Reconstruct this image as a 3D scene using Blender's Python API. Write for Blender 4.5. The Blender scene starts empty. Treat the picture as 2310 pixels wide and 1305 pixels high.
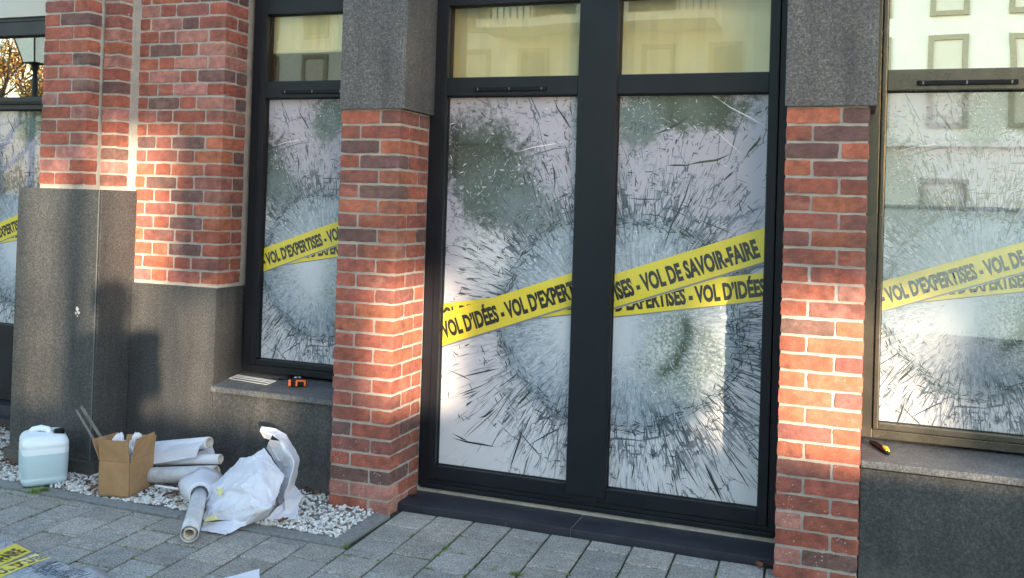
import bpy, bmesh, math, random
from mathutils import Vector, Matrix, noise
R = math.radians
S = bpy.context.scene
COL = S.collection

# ------------------------------------------------------------------ camera
cam_d = bpy.data.cameras.new('camera'); cam = bpy.data.objects.new('camera', cam_d); COL.objects.link(cam)
F_PX, CX, CY, IW, IH = 2103.36, 1155.0, 439.0, 2310.0, 1305.0
cam_d.sensor_fit = 'HORIZONTAL'; cam_d.sensor_width = 36.0
cam_d.lens = F_PX / IW * 36.0
cam_d.shift_x = 0.0
cam_d.shift_y = (CY - IH / 2) / IW
cam_d.clip_end = 500; cam_d.clip_start = 0.02
cam.location = (0, -4.1604, 1.5537)
yaw, pit, rol = R(20.0462), R(.642), R(1.7941)
fw = Vector((-math.sin(yaw) * math.cos(pit), math.cos(yaw) * math.cos(pit), math.sin(pit)))
rt = Vector((math.cos(yaw), math.sin(yaw), 0)); up = rt.cross(fw)
# the photo is turned clockwise by 'rol': camera turned the other way round its axis
c_, s_ = math.cos(rol), math.sin(rol)
rt2 = rt * c_ + up * s_
up2 = up * c_ - rt * s_
M = Matrix((rt2, up2, -fw)).transposed()
cam.rotation_euler = M.to_euler()
S.camera = cam
# the shift keeps the principal point at (CX, CY) of the picture

# ------------------------------------------------------------------ world, sun, exposure
SUN_EL, SUN_TAN = R(7.0), 0.75
sun_az = math.atan(SUN_TAN)                   # lamp behind the camera, right; replaces sunlight mirrored by windows opposite
sd = Vector((math.sin(sun_az) * math.cos(SUN_EL), -math.cos(sun_az) * math.cos(SUN_EL), math.sin(SUN_EL)))
W = bpy.data.worlds.new('World'); S.world = W; W.use_nodes = True
wn = W.node_tree.nodes; bg = wn['Background']
sky = wn.new('ShaderNodeTexSky'); sky.sky_type = 'NISHITA'; sky.sun_disc = False
sky.sun_elevation = SUN_EL; sky.sun_rotation = math.atan2(sd.x, sd.y)
sky.air_density = 1.0; sky.dust_density = .7; sky.ozone_density = 1.2
W.node_tree.links.new(sky.outputs[0], bg.inputs[0]); bg.inputs[1].default_value = 0.15
sl = bpy.data.lights.new('sun', 'SUN'); sl.energy = 2.0; sl.angle = R(.9); sl.color = (.92, .74, .53)
so = bpy.data.objects.new('sun', sl); COL.objects.link(so)
so.rotation_euler = sd.to_track_quat('Z', 'Y').to_euler(); so.location = sd * 60
S.view_settings.view_transform = 'Standard'; S.view_settings.look = 'None'
S.view_settings.exposure = 3.05; S.view_settings.gamma = 1.0
S.render.engine = 'CYCLES'

# ------------------------------------------------------------------ helpers
def nodes_of(name):
    m = bpy.data.materials.new(name); m.use_nodes = True
    return m, m.node_tree.nodes, m.node_tree.links, m.node_tree.nodes['Principled BSDF']
def nz(n, l, scale, detail=4, rough=.6, coord=None, dim='3D'):
    t = n.new('ShaderNodeTexNoise'); t.noise_dimensions = dim
    t.inputs['Scale'].default_value = scale; t.inputs['Detail'].default_value = detail; t.inputs['Roughness'].default_value = rough
    if coord is not None: l.new(coord, t.inputs['Vector'])
    return t.outputs['Fac']
def mathn(n, l, op, a, b=None, c=None, clamp=False):
    t = n.new('ShaderNodeMath'); t.operation = op; t.use_clamp = clamp
    for i, v in enumerate((a, b, c)):
        if v is None: continue
        if isinstance(v, (int, float)): t.inputs[i].default_value = v
        else: l.new(v, t.inputs[i])
    return t.outputs[0]
def ramp(n, l, fac, stops, interp='LINEAR'):
    t = n.new('ShaderNodeValToRGB'); t.color_ramp.interpolation = interp
    e = t.color_ramp.elements
    while len(e) < len(stops): e.new(.5)
    for i, (p, c) in enumerate(stops):
        e[i].position = p; e[i].color = (c[0], c[1], c[2], 1) if not isinstance(c, (int, float)) else (c, c, c, 1)
    l.new(fac, t.inputs[0]); return t.outputs[0]
def mixc(n, l, fac, a, b, mode='MIX'):
    t = n.new('ShaderNodeMix'); t.data_type = 'RGBA'; t.blend_type = mode
    for i, v in ((0, fac), (6, a), (7, b)):
        if isinstance(v, (int, float)): t.inputs[i].default_value = v
        elif isinstance(v, tuple): t.inputs[i].default_value = (v[0], v[1], v[2], 1)
        else: l.new(v, t.inputs[i])
    return t.outputs[2]
def bump(n, l, p, h, strength=.3, dist=.01):
    b = n.new('ShaderNodeBump'); b.inputs['Strength'].default_value = strength; b.inputs['Distance'].default_value = dist
    l.new(h, b.inputs['Height']); l.new(b.outputs[0], p.inputs['Normal'])
def simple(name, col, rough=.6, metal=0, var=.12, scale=30, bmp=0.0, spec=.5):
    m, n, l, p = nodes_of(name)
    tc = n.new('ShaderNodeTexCoord').outputs['Object']
    f = nz(n, l, scale, 5, .6, tc)
    lo = tuple(c * (1 - var) for c in col); hi = tuple(min(1, c * (1 + var)) for c in col)
    l.new(ramp(n, l, f, [(.3, lo), (.7, hi)]), p.inputs['Base Color'])
    p.inputs['Roughness'].default_value = rough; p.inputs['Metallic'].default_value = metal
    p.inputs['Specular IOR Level'].default_value = spec
    if bmp: bump(n, l, p, f, bmp, .004)
    return m
def tag(o, label=None, cat=None, group=None, kind=None):
    if label: o['label'] = label
    if cat: o['category'] = cat
    if group: o['group'] = group
    if kind: o['kind'] = kind
    return o
def root(name, loc, label, cat, group=None, rz=0):
    o = bpy.data.objects.new(name, None); COL.objects.link(o); o.location = loc; o.rotation_euler = (0, 0, rz)
    o.empty_display_size = .1
    bpy.context.view_layer.update()
    return tag(o, label, cat, group)
def link(name, bm, mats, parent=None, world=True, smooth=False, recalc=True):
    """bmesh in world coordinates -> object (child keeps its world place)"""
    if recalc: bmesh.ops.recalc_face_normals(bm, faces=bm.faces[:])
    me = bpy.data.meshes.new(name)
    o = bpy.data.objects.new(name, me); COL.objects.link(o)
    if parent is not None:
        chain = []; q = parent
        while q is not None: chain.append(q); q = q.parent
        mw = Matrix.Identity(4)
        for q in reversed(chain): mw = mw @ q.matrix_basis
        o.parent = parent
        if world: bm.transform(mw.inverted())
    bm.to_mesh(me); bm.free()
    for m in (mats if isinstance(mats, (list, tuple)) else [mats]): me.materials.append(m)
    if smooth:
        for p in me.polygons: p.use_smooth = True
    return o
def box(bm, x0, x1, y0, y1, z0, z1, mi=0, bev=0.0):
    vs = [bm.verts.new((x, y, z)) for x in (x0, x1) for y in (y0, y1) for z in (z0, z1)]
    fs = [(0, 1, 3, 2), (4, 6, 7, 5), (0, 4, 5, 1), (2, 3, 7, 6), (0, 2, 6, 4), (1, 5, 7, 3)]
    out = []
    for f in fs:
        g = bm.faces.new([vs[i] for i in f]); g.material_index = mi; out.append(g)
    if bev:
        es = list({e for f in out for e in f.edges})
        r = bmesh.ops.bevel(bm, geom=es, offset=bev, segments=2, affect='EDGES', profile=.7)
        for f in r['faces']: f.material_index = mi
    return out
def bxo(name, x0, x1, y0, y1, z0, z1, mat, parent=None, bev=.003):
    bm = bmesh.new(); box(bm, x0, x1, y0, y1, z0, z1, 0, bev); return link(name, bm, mat, parent)
def tube(bm, pts, r, seg=12, mi=0, cap=True):
    rings = []; r = r if isinstance(r, (list, tuple)) else [r] * len(pts)
    pts = [Vector(p) for p in pts]
    ref = None
    for i, p in enumerate(pts):
        d = (pts[min(i + 1, len(pts) - 1)] - pts[max(i - 1, 0)]).normalized()
        if ref is None: ref = d.orthogonal().normalized()
        ref = (ref - d * ref.dot(d)).normalized(); b = d.cross(ref)
        rings.append([bm.verts.new(p + (ref * math.cos(a) + b * math.sin(a)) * r[i]) for a in [k * 2 * math.pi / seg for k in range(seg)]])
    for a, b in zip(rings, rings[1:]):
        for k in range(seg):
            f = bm.faces.new((a[k], a[(k + 1) % seg], b[(k + 1) % seg], b[k])); f.material_index = mi
    if cap:
        for rg in (rings[0], rings[-1]):
            f = bm.faces.new(rg); f.material_index = mi
    return rings

# ------------------------------------------------------------------ materials
def brick_mat():
    m, n, l, p = nodes_of('tumbled_brick')
    at = n.new('ShaderNodeAttribute'); at.attribute_name = 'tone'
    tc = n.new('ShaderNodeTexCoord').outputs['Object']
    a = nz(n, l, 22, 6, .65, tc); b = nz(n, l, 160, 4, .6, tc); c = nz(n, l, 9, 3, .5, tc)
    va = ramp(n, l, a, [(.3, .62), (.7, 1.25)])
    col = mixc(n, l, 1, at.outputs['Color'], va, 'MULTIPLY')
    vb = ramp(n, l, b, [(.3, .8), (.72, 1.15)])
    col = mixc(n, l, 1, col, vb, 'MULTIPLY')
    # soot-dark and chalky blooms, each its own stain
    dk = ramp(n, l, c, [(.34, 1), (.47, 0)])
    chalk = ramp(n, l, nz(n, l, 4.3, 6, .7, tc), [(.56, 0), (.72, .32)])
    col = mixc(n, l, chalk, col, (.46, .33, .28))
    col = mixc(n, l, mathn(n, l, 'MULTIPLY', dk, .45), col, (.09, .055, .05))
    v = n.new('ShaderNodeTexVoronoi'); v.inputs['Scale'].default_value = 70; l.new(tc, v.inputs['Vector'])
    sx = n.new('ShaderNodeSeparateXYZ'); l.new(tc, sx.inputs[0])
    low = ramp(n, l, mathn(n, l, 'MULTIPLY', sx.outputs[2], .5), [(.0, .24), (.22, .15), (.5, .05)])
    sp = mathn(n, l, 'LESS_THAN', v.outputs['Distance'], low)
    e2 = nz(n, l, 13, 4, .6, tc)
    sp = mathn(n, l, 'MULTIPLY', sp, ramp(n, l, e2, [(.50, 0), (.60, .8)]))
    col = mixc(n, l, sp, col, (.6, .55, .5))
    l.new(col, p.inputs['Base Color']); p.inputs['Roughness'].default_value = .9
    h = mathn(n, l, 'ADD', a, mathn(n, l, 'MULTIPLY', b, .4))
    bump(n, l, p, h, .55, .006)
    return m
def mortar_mat():
    m, n, l, p = nodes_of('lime_mortar')
    tc = n.new('ShaderNodeTexCoord').outputs['Object']
    a = nz(n, l, 14, 5, .6, tc); b = nz(n, l, 260, 3, .6, tc)
    col = mixc(n, l, ramp(n, l, a, [(.3, 0), (.7, 1)]), (.33, .30, .265), (.47, .43, .385))
    col = mixc(n, l, 1, col, ramp(n, l, b, [(.3, .8), (.7, 1.15)]), 'MULTIPLY')
    l.new(col, p.inputs['Base Color']); p.inputs['Roughness'].default_value = .95
    bump(n, l, p, b, .5, .003); return m
def granite_mat(name, base=.075, tint=(1, .97, .95), rough=.55):
    m, n, l, p = nodes_of(name)
    tc = n.new('ShaderNodeTexCoord').outputs['Object']
    a = nz(n, l, 105, 4, .85, tc); b = nz(n, l, 2.5, 4, .6, tc); c = nz(n, l, 260, 2, .5, tc)
    lo = tuple(base * .45 * t for t in tint); md = tuple(base * t for t in tint); hi = tuple(base * 2.3 * t for t in tint)
    col = ramp(n, l, a, [(.34, lo), (.5, md), (.66, hi)])
    col = mixc(n, l, 1, col, ramp(n, l, b, [(.3, .8), (.7, 1.2)]), 'MULTIPLY')
    col = mixc(n, l, ramp(n, l, c, [(.66, 0), (.72, .5)]), col, (.35, .34, .33))
    mp = n.new('ShaderNodeMapping'); mp.inputs['Scale'].default_value = (9, 9, .9); l.new(tc, mp.inputs[0])
    st = nz(n, l, 1, 5, .65, mp.outputs[0]); col = mixc(n, l, 1, col, ramp(n, l, st, [(.32, .72), (.5, 1), (.72, 1.22)]), 'MULTIPLY')
    g2 = n.new('ShaderNodeNewGeometry'); sz = n.new('ShaderNodeSeparateXYZ'); l.new(g2.outputs['Position'], sz.inputs[0])
    sp = mathn(n, l, 'MULTIPLY', ramp(n, l, mathn(n, l, 'ADD', mathn(n, l, 'MULTIPLY', sz.outputs[2], 2.2), mathn(n, l, 'MULTIPLY', nz(n, l, 11, 5, .7, tc), .5)), [(.28, .55), (.55, 0)]), 1)
    col = mixc(n, l, sp, col, (.15, .135, .115))
    l.new(col, p.inputs['Base Color']); p.inputs['Roughness'].default_value = rough
    bump(n, l, p, a, .12, .002); return m
M_BRICK, M_MORTAR = brick_mat(), mortar_mat()
M_GRAN = granite_mat('dark_granite', .048, (.98, .97, .97))
M_GRAN_CAP = granite_mat('granite_cladding', .078, (1.05, .97, .93))
M_SILL = granite_mat('honed_granite_sill', .095, (.95, .98, 1.02), .5)
def slate_mat():
    m, n, l, p = nodes_of('blue_slate')
    tc = n.new('ShaderNodeTexCoord').outputs['Object']
    a = nz(n, l, 7, 6, .65, tc); b = nz(n, l, 90, 4, .6, tc)
    col = ramp(n, l, a, [(.3, (.014, .016, .024)), (.7, (.032, .035, .048))])
    col = mixc(n, l, ramp(n, l, b, [(.62, 0), (.75, .35)]), col, (.16, .16, .17))
    l.new(col, p.inputs['Base Color']); p.inputs['Roughness'].default_value = .5
    bump(n, l, p, b, .15, .003); return m
M_SLATE = slate_mat()
def frame_mat(name, col, rough, coat=0):
    m, n, l, p = nodes_of(name)
    tc = n.new('ShaderNodeTexCoord').outputs['Object']
    a = nz(n, l, 5, 4, .6, tc); b = nz(n, l, 300, 3, .6, tc)
    c = mixc(n, l, ramp(n, l, a, [(.35, 0), (.7, .6)]), col, tuple(k * 1.5 for k in col))
    l.new(c, p.inputs['Base Color']); p.inputs['Roughness'].default_value = rough
    l.new(ramp(n, l, a, [(.3, rough * .85), (.7, rough * 1.25)]), p.inputs['Roughness'])
    p.inputs['Specular IOR Level'].default_value = .35; p.inputs['Coat Weight'].default_value = coat; p.inputs['Coat Roughness'].default_value = .15
    bump(n, l, p, b, .05, .001); return m
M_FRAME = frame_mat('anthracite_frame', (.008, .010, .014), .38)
M_FRAME_REFL = frame_mat('frame_added_reflection', (.12, .108, .085), .26, 0)  # tan metal base puts the bright facade's reflection into the frame colour
M_FRAME_REFL.node_tree.nodes['Principled BSDF'].inputs['Metallic'].default_value = .75
M_BLACK = simple('black_plastic', (.006, .006, .007), .5, 0, .12, 30, 0, .25)
M_SEAL = simple('rubber_seal', (.006, .006, .007), .6)

def film_base(name, gloss):
    """printed film: frosted disc of shattered glass, dark green holes, lilac field"""
    m, n, l, p = nodes_of(name)
    uv = n.new('ShaderNodeUVMap'); uv.uv_map = 'design'
    sc = n.new('ShaderNodeVectorMath'); sc.operation = 'SCALE'; sc.inputs[3].default_value = 3.0; l.new(uv.outputs[0], sc.inputs[0])
    P = sc.outputs[0]
    sep = n.new('ShaderNodeSeparateXYZ'); l.new(P, sep.inputs[0]); X, Z = sep.outputs[0], sep.outputs[1]
    def rel(cx, cz):
        return mathn(n, l, 'SUBTRACT', X, cx), mathn(n, l, 'SUBTRACT', Z, cz)
    def dist(cx, cz, sx=1, sz=1):
        a, b = rel(cx, cz)
        if sx != 1: a = mathn(n, l, 'DIVIDE', a, sx)
        if sz != 1: b = mathn(n, l, 'DIVIDE', b, sz)
        return mathn(n, l, 'SQRT', mathn(n, l, 'ADD', mathn(n, l, 'MULTIPLY', a, a), mathn(n, l, 'MULTIPLY', b, b)))
    def smooth(v, a, b):
        t = n.new('ShaderNodeMapRange'); t.interpolation_type = 'SMOOTHSTEP'
        t.inputs[1].default_value = a; t.inputs[2].default_value = b; l.new(v, t.inputs[0]); return t.outputs[0]
    cx, cz = .83, .99
    a, b = rel(cx, cz); d = dist(cx, cz)
    ang = mathn(n, l, 'ARCTAN2', b, a)
    def polar(ka, kr):
        cv = n.new('ShaderNodeCombineXYZ')
        l.new(mathn(n, l, 'MULTIPLY', ang, ka), cv.inputs[0]); l.new(mathn(n, l, 'MULTIPLY', d, kr), cv.inputs[1]); return cv.outputs[0]
    n1 = nz(n, l, 1, 5, .65, polar(26, 9)); n2 = nz(n, l, 1, 4, .6, polar(60, 7)); n3 = nz(n, l, 26, 5, .7, P); n4 = nz(n, l, 6, 4, .6, P)
    n5 = nz(n, l, 70, 3, .7, P)
    # ground field: lilac above, paler towards the bottom
    field = mixc(n, l, smooth(Z, .3, 1.9), (.66, .66, .69), (.43, .405, .475))
    field = mixc(n, l, smooth(mathn(n, l, 'ADD', dist(.25, 1.25, .3, .35), mathn(n, l, 'MULTIPLY', n4, .3)), .9, .5), field, (.68, .67, .68))
    field = mixc(n, l, mathn(n, l, 'MULTIPLY', ramp(n, l, n2, [(.52, 0), (.66, 1)]), smooth(d, 1.0, .5)), field, (.36, .41, .48))
    # frosted disc
    disc = mixc(n, l, ramp(n, l, n1, [(.36, 0), (.62, 1)]), (.25, .305, .355), (.54, .59, .645))
    disc = mixc(n, l, mathn(n, l, 'MULTIPLY', ramp(n, l, n3, [(.4, 0), (.66, .8)]), .8), disc, (.20, .26, .31))
    core = smooth(mathn(n, l, 'ADD', dist(.70, .93, .9, 1.4), mathn(n, l, 'MULTIPLY', n4, .12)), .36, .12)
    disc = mixc(n, l, mathn(n, l, 'MULTIPLY', core, .9), disc, (.62, .66, .70))
    # granular right half: white crumbs on grey green
    gran = mixc(n, l, ramp(n, l, mathn(n, l, 'ADD', mathn(n, l, 'MULTIPLY', n5, .7), mathn(n, l, 'MULTIPLY', n4, .35)), [(.46, 0), (.62, 1)]), (.17, .23, .18), (.72, .72, .66))
    gm = smooth(mathn(n, l, 'ADD', dist(1.05, .86, .30, .34), mathn(n, l, 'MULTIPLY', n4, .8)), 1.35, .7)
    disc = mixc(n, l, mathn(n, l, 'MULTIPLY', gm, .85), disc, gran)
    # dark green crescent
    rd = mathn(n, l, 'ABSOLUTE', mathn(n, l, 'SUBTRACT', mathn(n, l, 'ADD', dist(.79, .97), mathn(n, l, 'MULTIPLY', n4, .12)), .345))
    aa, bb = rel(.79, .97); an2 = mathn(n, l, 'ARCTAN2', bb, aa)
    cm = mathn(n, l, 'MULTIPLY', smooth(mathn(n, l, 'ADD', rd, mathn(n, l, 'MULTIPLY', n3, .05)), .075, .03),
               smooth(mathn(n, l, 'ABSOLUTE', mathn(n, l, 'ADD', an2, .35)), .75, .45))
    disc = mixc(n, l, cm, disc, mixc(n, l, ramp(n, l, n5, [(.6, 0), (.68, 1)]), (.075, .105, .055), (.6, .62, .58)))
    dm = smooth(mathn(n, l, 'ADD', d, mathn(n, l, 'MULTIPLY', mathn(n, l, 'SUBTRACT', n1, .5), .22)), .56, .49)
    col = mixc(n, l, dm, field, disc)
    # dark rim shards along the disc edge
    rim = mathn(n, l, 'MULTIPLY', smooth(mathn(n, l, 'ABSOLUTE', mathn(n, l, 'SUBTRACT', d, .50)), .07, .0), ramp(n, l, n1, [(.5, 0), (.6, 1)]))
    col = mixc(n, l, mathn(n, l, 'MULTIPLY', rim, .6), col, (.14, .19, .22))
    # crack network: cells stretched along rays and rings
    def network(ka, kr, thr, m0, m1, off, tone, strength):
        nonlocal col
        vt = n.new('ShaderNodeTexVoronoi'); vt.feature = 'DISTANCE_TO_EDGE'; vt.inputs['Scale'].default_value = 1; vt.inputs['Randomness'].default_value = .9
        wv = n.new('ShaderNodeVectorMath'); wv.operation = 'ADD'; cb = n.new('ShaderNodeCombineXYZ')
        l.new(mathn(n, l, 'MULTIPLY', n3, .35), cb.inputs[0]); l.new(mathn(n, l, 'MULTIPLY', n3, .8), cb.inputs[1]); cb.inputs[2].default_value = off
        l.new(polar(ka, kr), wv.inputs[0]); l.new(cb.outputs[0], wv.inputs[1]); l.new(wv.outputs[0], vt.inputs['Vector'])
        q = nz(n, l, 5.0, 3, .6, P)
        q2 = mathn(n, l, 'MULTIPLY', ramp(n, l, q, [(.38, 0), (.62, 1)]), thr)
        ln = mathn(n, l, 'LESS_THAN', vt.outputs['Distance'], q2)
        ms = mathn(n, l, 'MULTIPLY', smooth(d, m0[0], m0[1]), smooth(d, m1[0], m1[1]))
        if m1[0] > .7: ms = mathn(n, l, 'MULTIPLY', ms, mathn(n, l, 'MAXIMUM', smooth(X, .26, .48), mathn(n, l, 'MAXIMUM', smooth(Z, 1.12, 1.3), .12)))
        col = mixc(n, l, mathn(n, l, 'MULTIPLY', mathn(n, l, 'MULTIPLY', ln, ms), strength), col, tone)
    network(15, 9, .075, (.34, .47), (.80, .58), 0, (.05, .075, .095), .9)
    network(34, 13, .10, (.16, .30), (.60, .50), 4, (.20, .25, .30), .55)
    network(34, 5, .10, (.48, .54), (.92, .66), 7, (.12, .155, .19), .65)
    network(9, 5, .022, (.5, .6), (1.6, 1.1), 9, (.07, .10, .13), .85)
    # dark green holes, upper left and top
    def blob(bx, bz, sx, sz, dark, k=.75):
        nonlocal col
        mm = smooth(mathn(n, l, 'ADD', dist(bx, bz, sx, sz), mathn(n, l, 'ADD', mathn(n, l, 'MULTIPLY', mathn(n, l, 'SUBTRACT', n4, .5), 1.1), mathn(n, l, 'MULTIPLY', mathn(n, l, 'SUBTRACT', n3, .5), 1.5))), 1.22, k)
        mm = mathn(n, l, 'MULTIPLY', mm, ramp(n, l, n3, [(.25, .7), (.42, 1)]))
        inner = mixc(n, l, ramp(n, l, n5, [(.60, 0), (.74, .7)]), dark, (.42, .46, .45))
        inner = mixc(n, l, ramp(n, l, n4, [(.5, 0), (.75, .55)]), inner, (.12, .145, .13))
        vb = n.new('ShaderNodeTexVoronoi'); vb.inputs['Scale'].default_value = 62; l.new(P, vb.inputs['Vector'])
        inner = mixc(n, l, mathn(n, l, 'MULTIPLY', ramp(n, l, vb.outputs['Distance'], [(.14, .8), (.26, 0)]), ramp(n, l, n3, [(.5, 0), (.58, 1)])), inner, (.42, .47, .46))
        col = mixc(n, l, mm, col, inner)
    blob(.18, 1.80, .30, .24, (.034, .045, .036), .5)
    blob(.28, 1.60, .22, .18, (.08, .105, .095))
    blob(.44, 1.52, .20, .16, (.15, .19, .20), .3)
    blob(1.05, 2.07, .32, .13, (.07, .095, .072))
    blob(.82, 1.98, .14, .14, (.13, .17, .165), .4)
    l.new(col, p.inputs['Base Color']); p.inputs['Roughness'].default_value = .5
    p.inputs['Specular IOR Level'].default_value = .3
    _glossmix(m, n, l, p, gloss)
    return m
def _glossmix(m, n, l, p, gloss):
    g = n.new('ShaderNodeBsdfGlossy'); g.inputs['Roughness'].default_value = .015; g.inputs['Color'].default_value = (1, .92, .78, 1)  # warm tint puts a sunlit facade's tone into the reflections
    fr = n.new('ShaderNodeFresnel'); fr.inputs[0].default_value = 1.5
    mx = n.new('ShaderNodeMixShader')
    f = mathn(n, l, 'ADD', fr.outputs[0], gloss)
    l.new(f, mx.inputs[0]); l.new(p.outputs[0], mx.inputs[1]); l.new(g.outputs[0], mx.inputs[2])
    l.new(mx.outputs[0], n['Material Output'].inputs['Surface'])
def flatprint(name, col, gloss, var=.1):
    m = simple(name, col, .5, 0, var, 8); n = m.node_tree.nodes
    _glossmix(m, n, m.node_tree.links, n['Principled BSDF'], gloss); return m
def film_set(sfx, g):
    return dict(base=film_base('printed_film_' + sfx, g), tones=[flatprint('crack_%s_%s' % (k, sfx), c, g) for k, c in
        (('dark', (.022, .032, .042)), ('mid', (.10, .135, .165)), ('green', (.03, .05, .034)), ('white', (.78, .78, .80)), ('pale', (.36, .41, .47)))],
        yellow=flatprint('tape_yellow_' + sfx, (.74, .60, .045), g, .06), ink=flatprint('tape_ink_' + sfx, (.02, .02, .018), g),
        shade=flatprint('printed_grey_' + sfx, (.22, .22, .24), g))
FS_DOOR = film_set('plain_glass', .0)
FS_BOOST = film_set('boosted_reflection', .31)  # extra gloss imitates the sunlit facade reflected here; the glass is the same

def glass_mat(name, refl, tint=(1, 1, 1)):
    m, n, l, p = nodes_of(name)
    g = n.new('ShaderNodeBsdfGlossy'); g.inputs['Roughness'].default_value = .0; g.inputs['Color'].default_value = (1, .93, .80, 1)  # warm gloss tint lends reflections the colour of a sunlit facade
    t = n.new('ShaderNodeBsdfTransparent'); t.inputs[0].default_value = (*tint, 1)
    mx = n.new('ShaderNodeMixShader'); fr = n.new('ShaderNodeFresnel'); fr.inputs[0].default_value = 1.5
    tc = n.new('ShaderNodeTexCoord').outputs['Object']
    b = n.new('ShaderNodeBump'); b.inputs['Strength'].default_value = .03; b.inputs['Distance'].default_value = .02
    l.new(nz(n, l, 2.2, 1, .5, tc), b.inputs['Height']); l.new(b.outputs[0], g.inputs['Normal'])
    l.new(mathn(n, l, 'ADD', fr.outputs[0], refl), mx.inputs[0]); l.new(t.outputs[0], mx.inputs[1]); l.new(g.outputs[0], mx.inputs[2])
    l.new(mx.outputs[0], n['Material Output'].inputs['Surface']); return m
M_GLASS = glass_mat('window_glass', .12)
M_GLASS_BOOST = glass_mat('glass_boosted_reflection', .90)  # same window glass, reflectivity raised to imitate a sunlit facade opposite
M_BLIND = simple('olive_roller_blind', (.80, .79, .47), .8, 0, .05, 4)
M_BLIND2 = simple('cream_roller_blind', (.62, .60, .42), .8, 0, .05, 4)
M_ROOM = simple('room_paint', (.25, .22, .19), .9)

# ------------------------------------------------------------------ brickwork
TONES = {'R': (.335, .100, .066), 'O': (.40, .128, .074), 'D': (.165, .085, .073), 'B': (.22, .095, .080), 'P': (.41, .175, .140), 'U': (.275, .100, .078)}
def brick(bm, lay, x0, x1, y0, y1, z0, z1, tone, seed):
    cell = .022
    nx, ny, nz_ = [max(2, int(round((b - a) / c))) for a, b, c in ((x0, x1, cell), (y0, y1, .03), (z0, z1, .014))]
    rnd = random.Random(seed)
    base = TONES[tone]; k = rnd.uniform(.86, 1.14); h = rnd.uniform(-.03, .03)
    col = (base[0] * k, base[1] * k * (1 + h), base[2] * k * (1 - h), 1)
    dx, dz = rnd.uniform(-.002, .002), rnd.uniform(-.0015, .0015)
    tilt = rnd.uniform(-.006, .006)
    sv = Vector((seed * 3.1, seed * 1.7, seed * .9))
    cache = {}
    def V(i, j, k_):
        key = (i, j, k_)
        if key in cache: return cache[key]
        fx, fy, fz = i / nx, j / ny, k_ / nz_
        p = Vector((x0 + (x1 - x0) * fx, y0 + (y1 - y0) * fy, z0 + (z1 - z0) * fz))
        q = noise.noise_vector(p * 28 + sv) * .0028 + noise.noise_vector(p * 90 + sv) * .0020
        c = Vector(((fx - .5) * 2, (fy - .5) * 2, (fz - .5) * 2))
        ne = sum(1 for v in (fx, fy, fz) if v in (0.0, 1.0))
        if ne >= 2:
            for a in range(3):
                if abs(abs(c[a]) - 1) < 1e-6: q[a] -= math.copysign(.0004 + (.0012 if ne == 3 else 0), c[a])
        q[1] *= .8
        p = p + q + Vector((dx, 0, dz + tilt * (p.x - x0)))
        v = bm.verts.new(p); cache[key] = v; return v
    def quad(a, b, c, d):
        f = bm.faces.new((V(*a), V(*b), V(*c), V(*d)))
        for lp in f.loops: lp[lay] = col
    for i in range(nx):
        for k_ in range(nz_):
            quad((i, 0, k_), (i + 1, 0, k_), (i + 1, 0, k_ + 1), (i, 0, k_ + 1))
        for j in range(ny):
            quad((i, j, 0), (i, j + 1, 0), (i + 1, j + 1, 0), (i + 1, j, 0))
            quad((i, j, nz_), (i + 1, j, nz_), (i + 1, j + 1, nz_), (i, j + 1, nz_))
    for j in range(ny):
        for k_ in range(nz_):
            quad((nx, j, k_), (nx, j + 1, k_), (nx, j + 1, k_ + 1), (nx, j, k_ + 1))
            quad((0, j, k_), (0, j, k_ + 1), (0, j + 1, k_ + 1), (0, j + 1, k_))
CO, JT = .075, .011
def new_brick_bm():
    bm = bmesh.new(); lay = bm.loops.layers.float_color.new('tone'); return bm, lay
seedc = [1]
def B(bm, lay, x0, x1, y0, y1, ztop, tone):
    seedc[0] += 1
    brick(bm, lay, x0, x1, y0, y1, ztop - CO + JT, ztop, tone, seedc[0])

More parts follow.
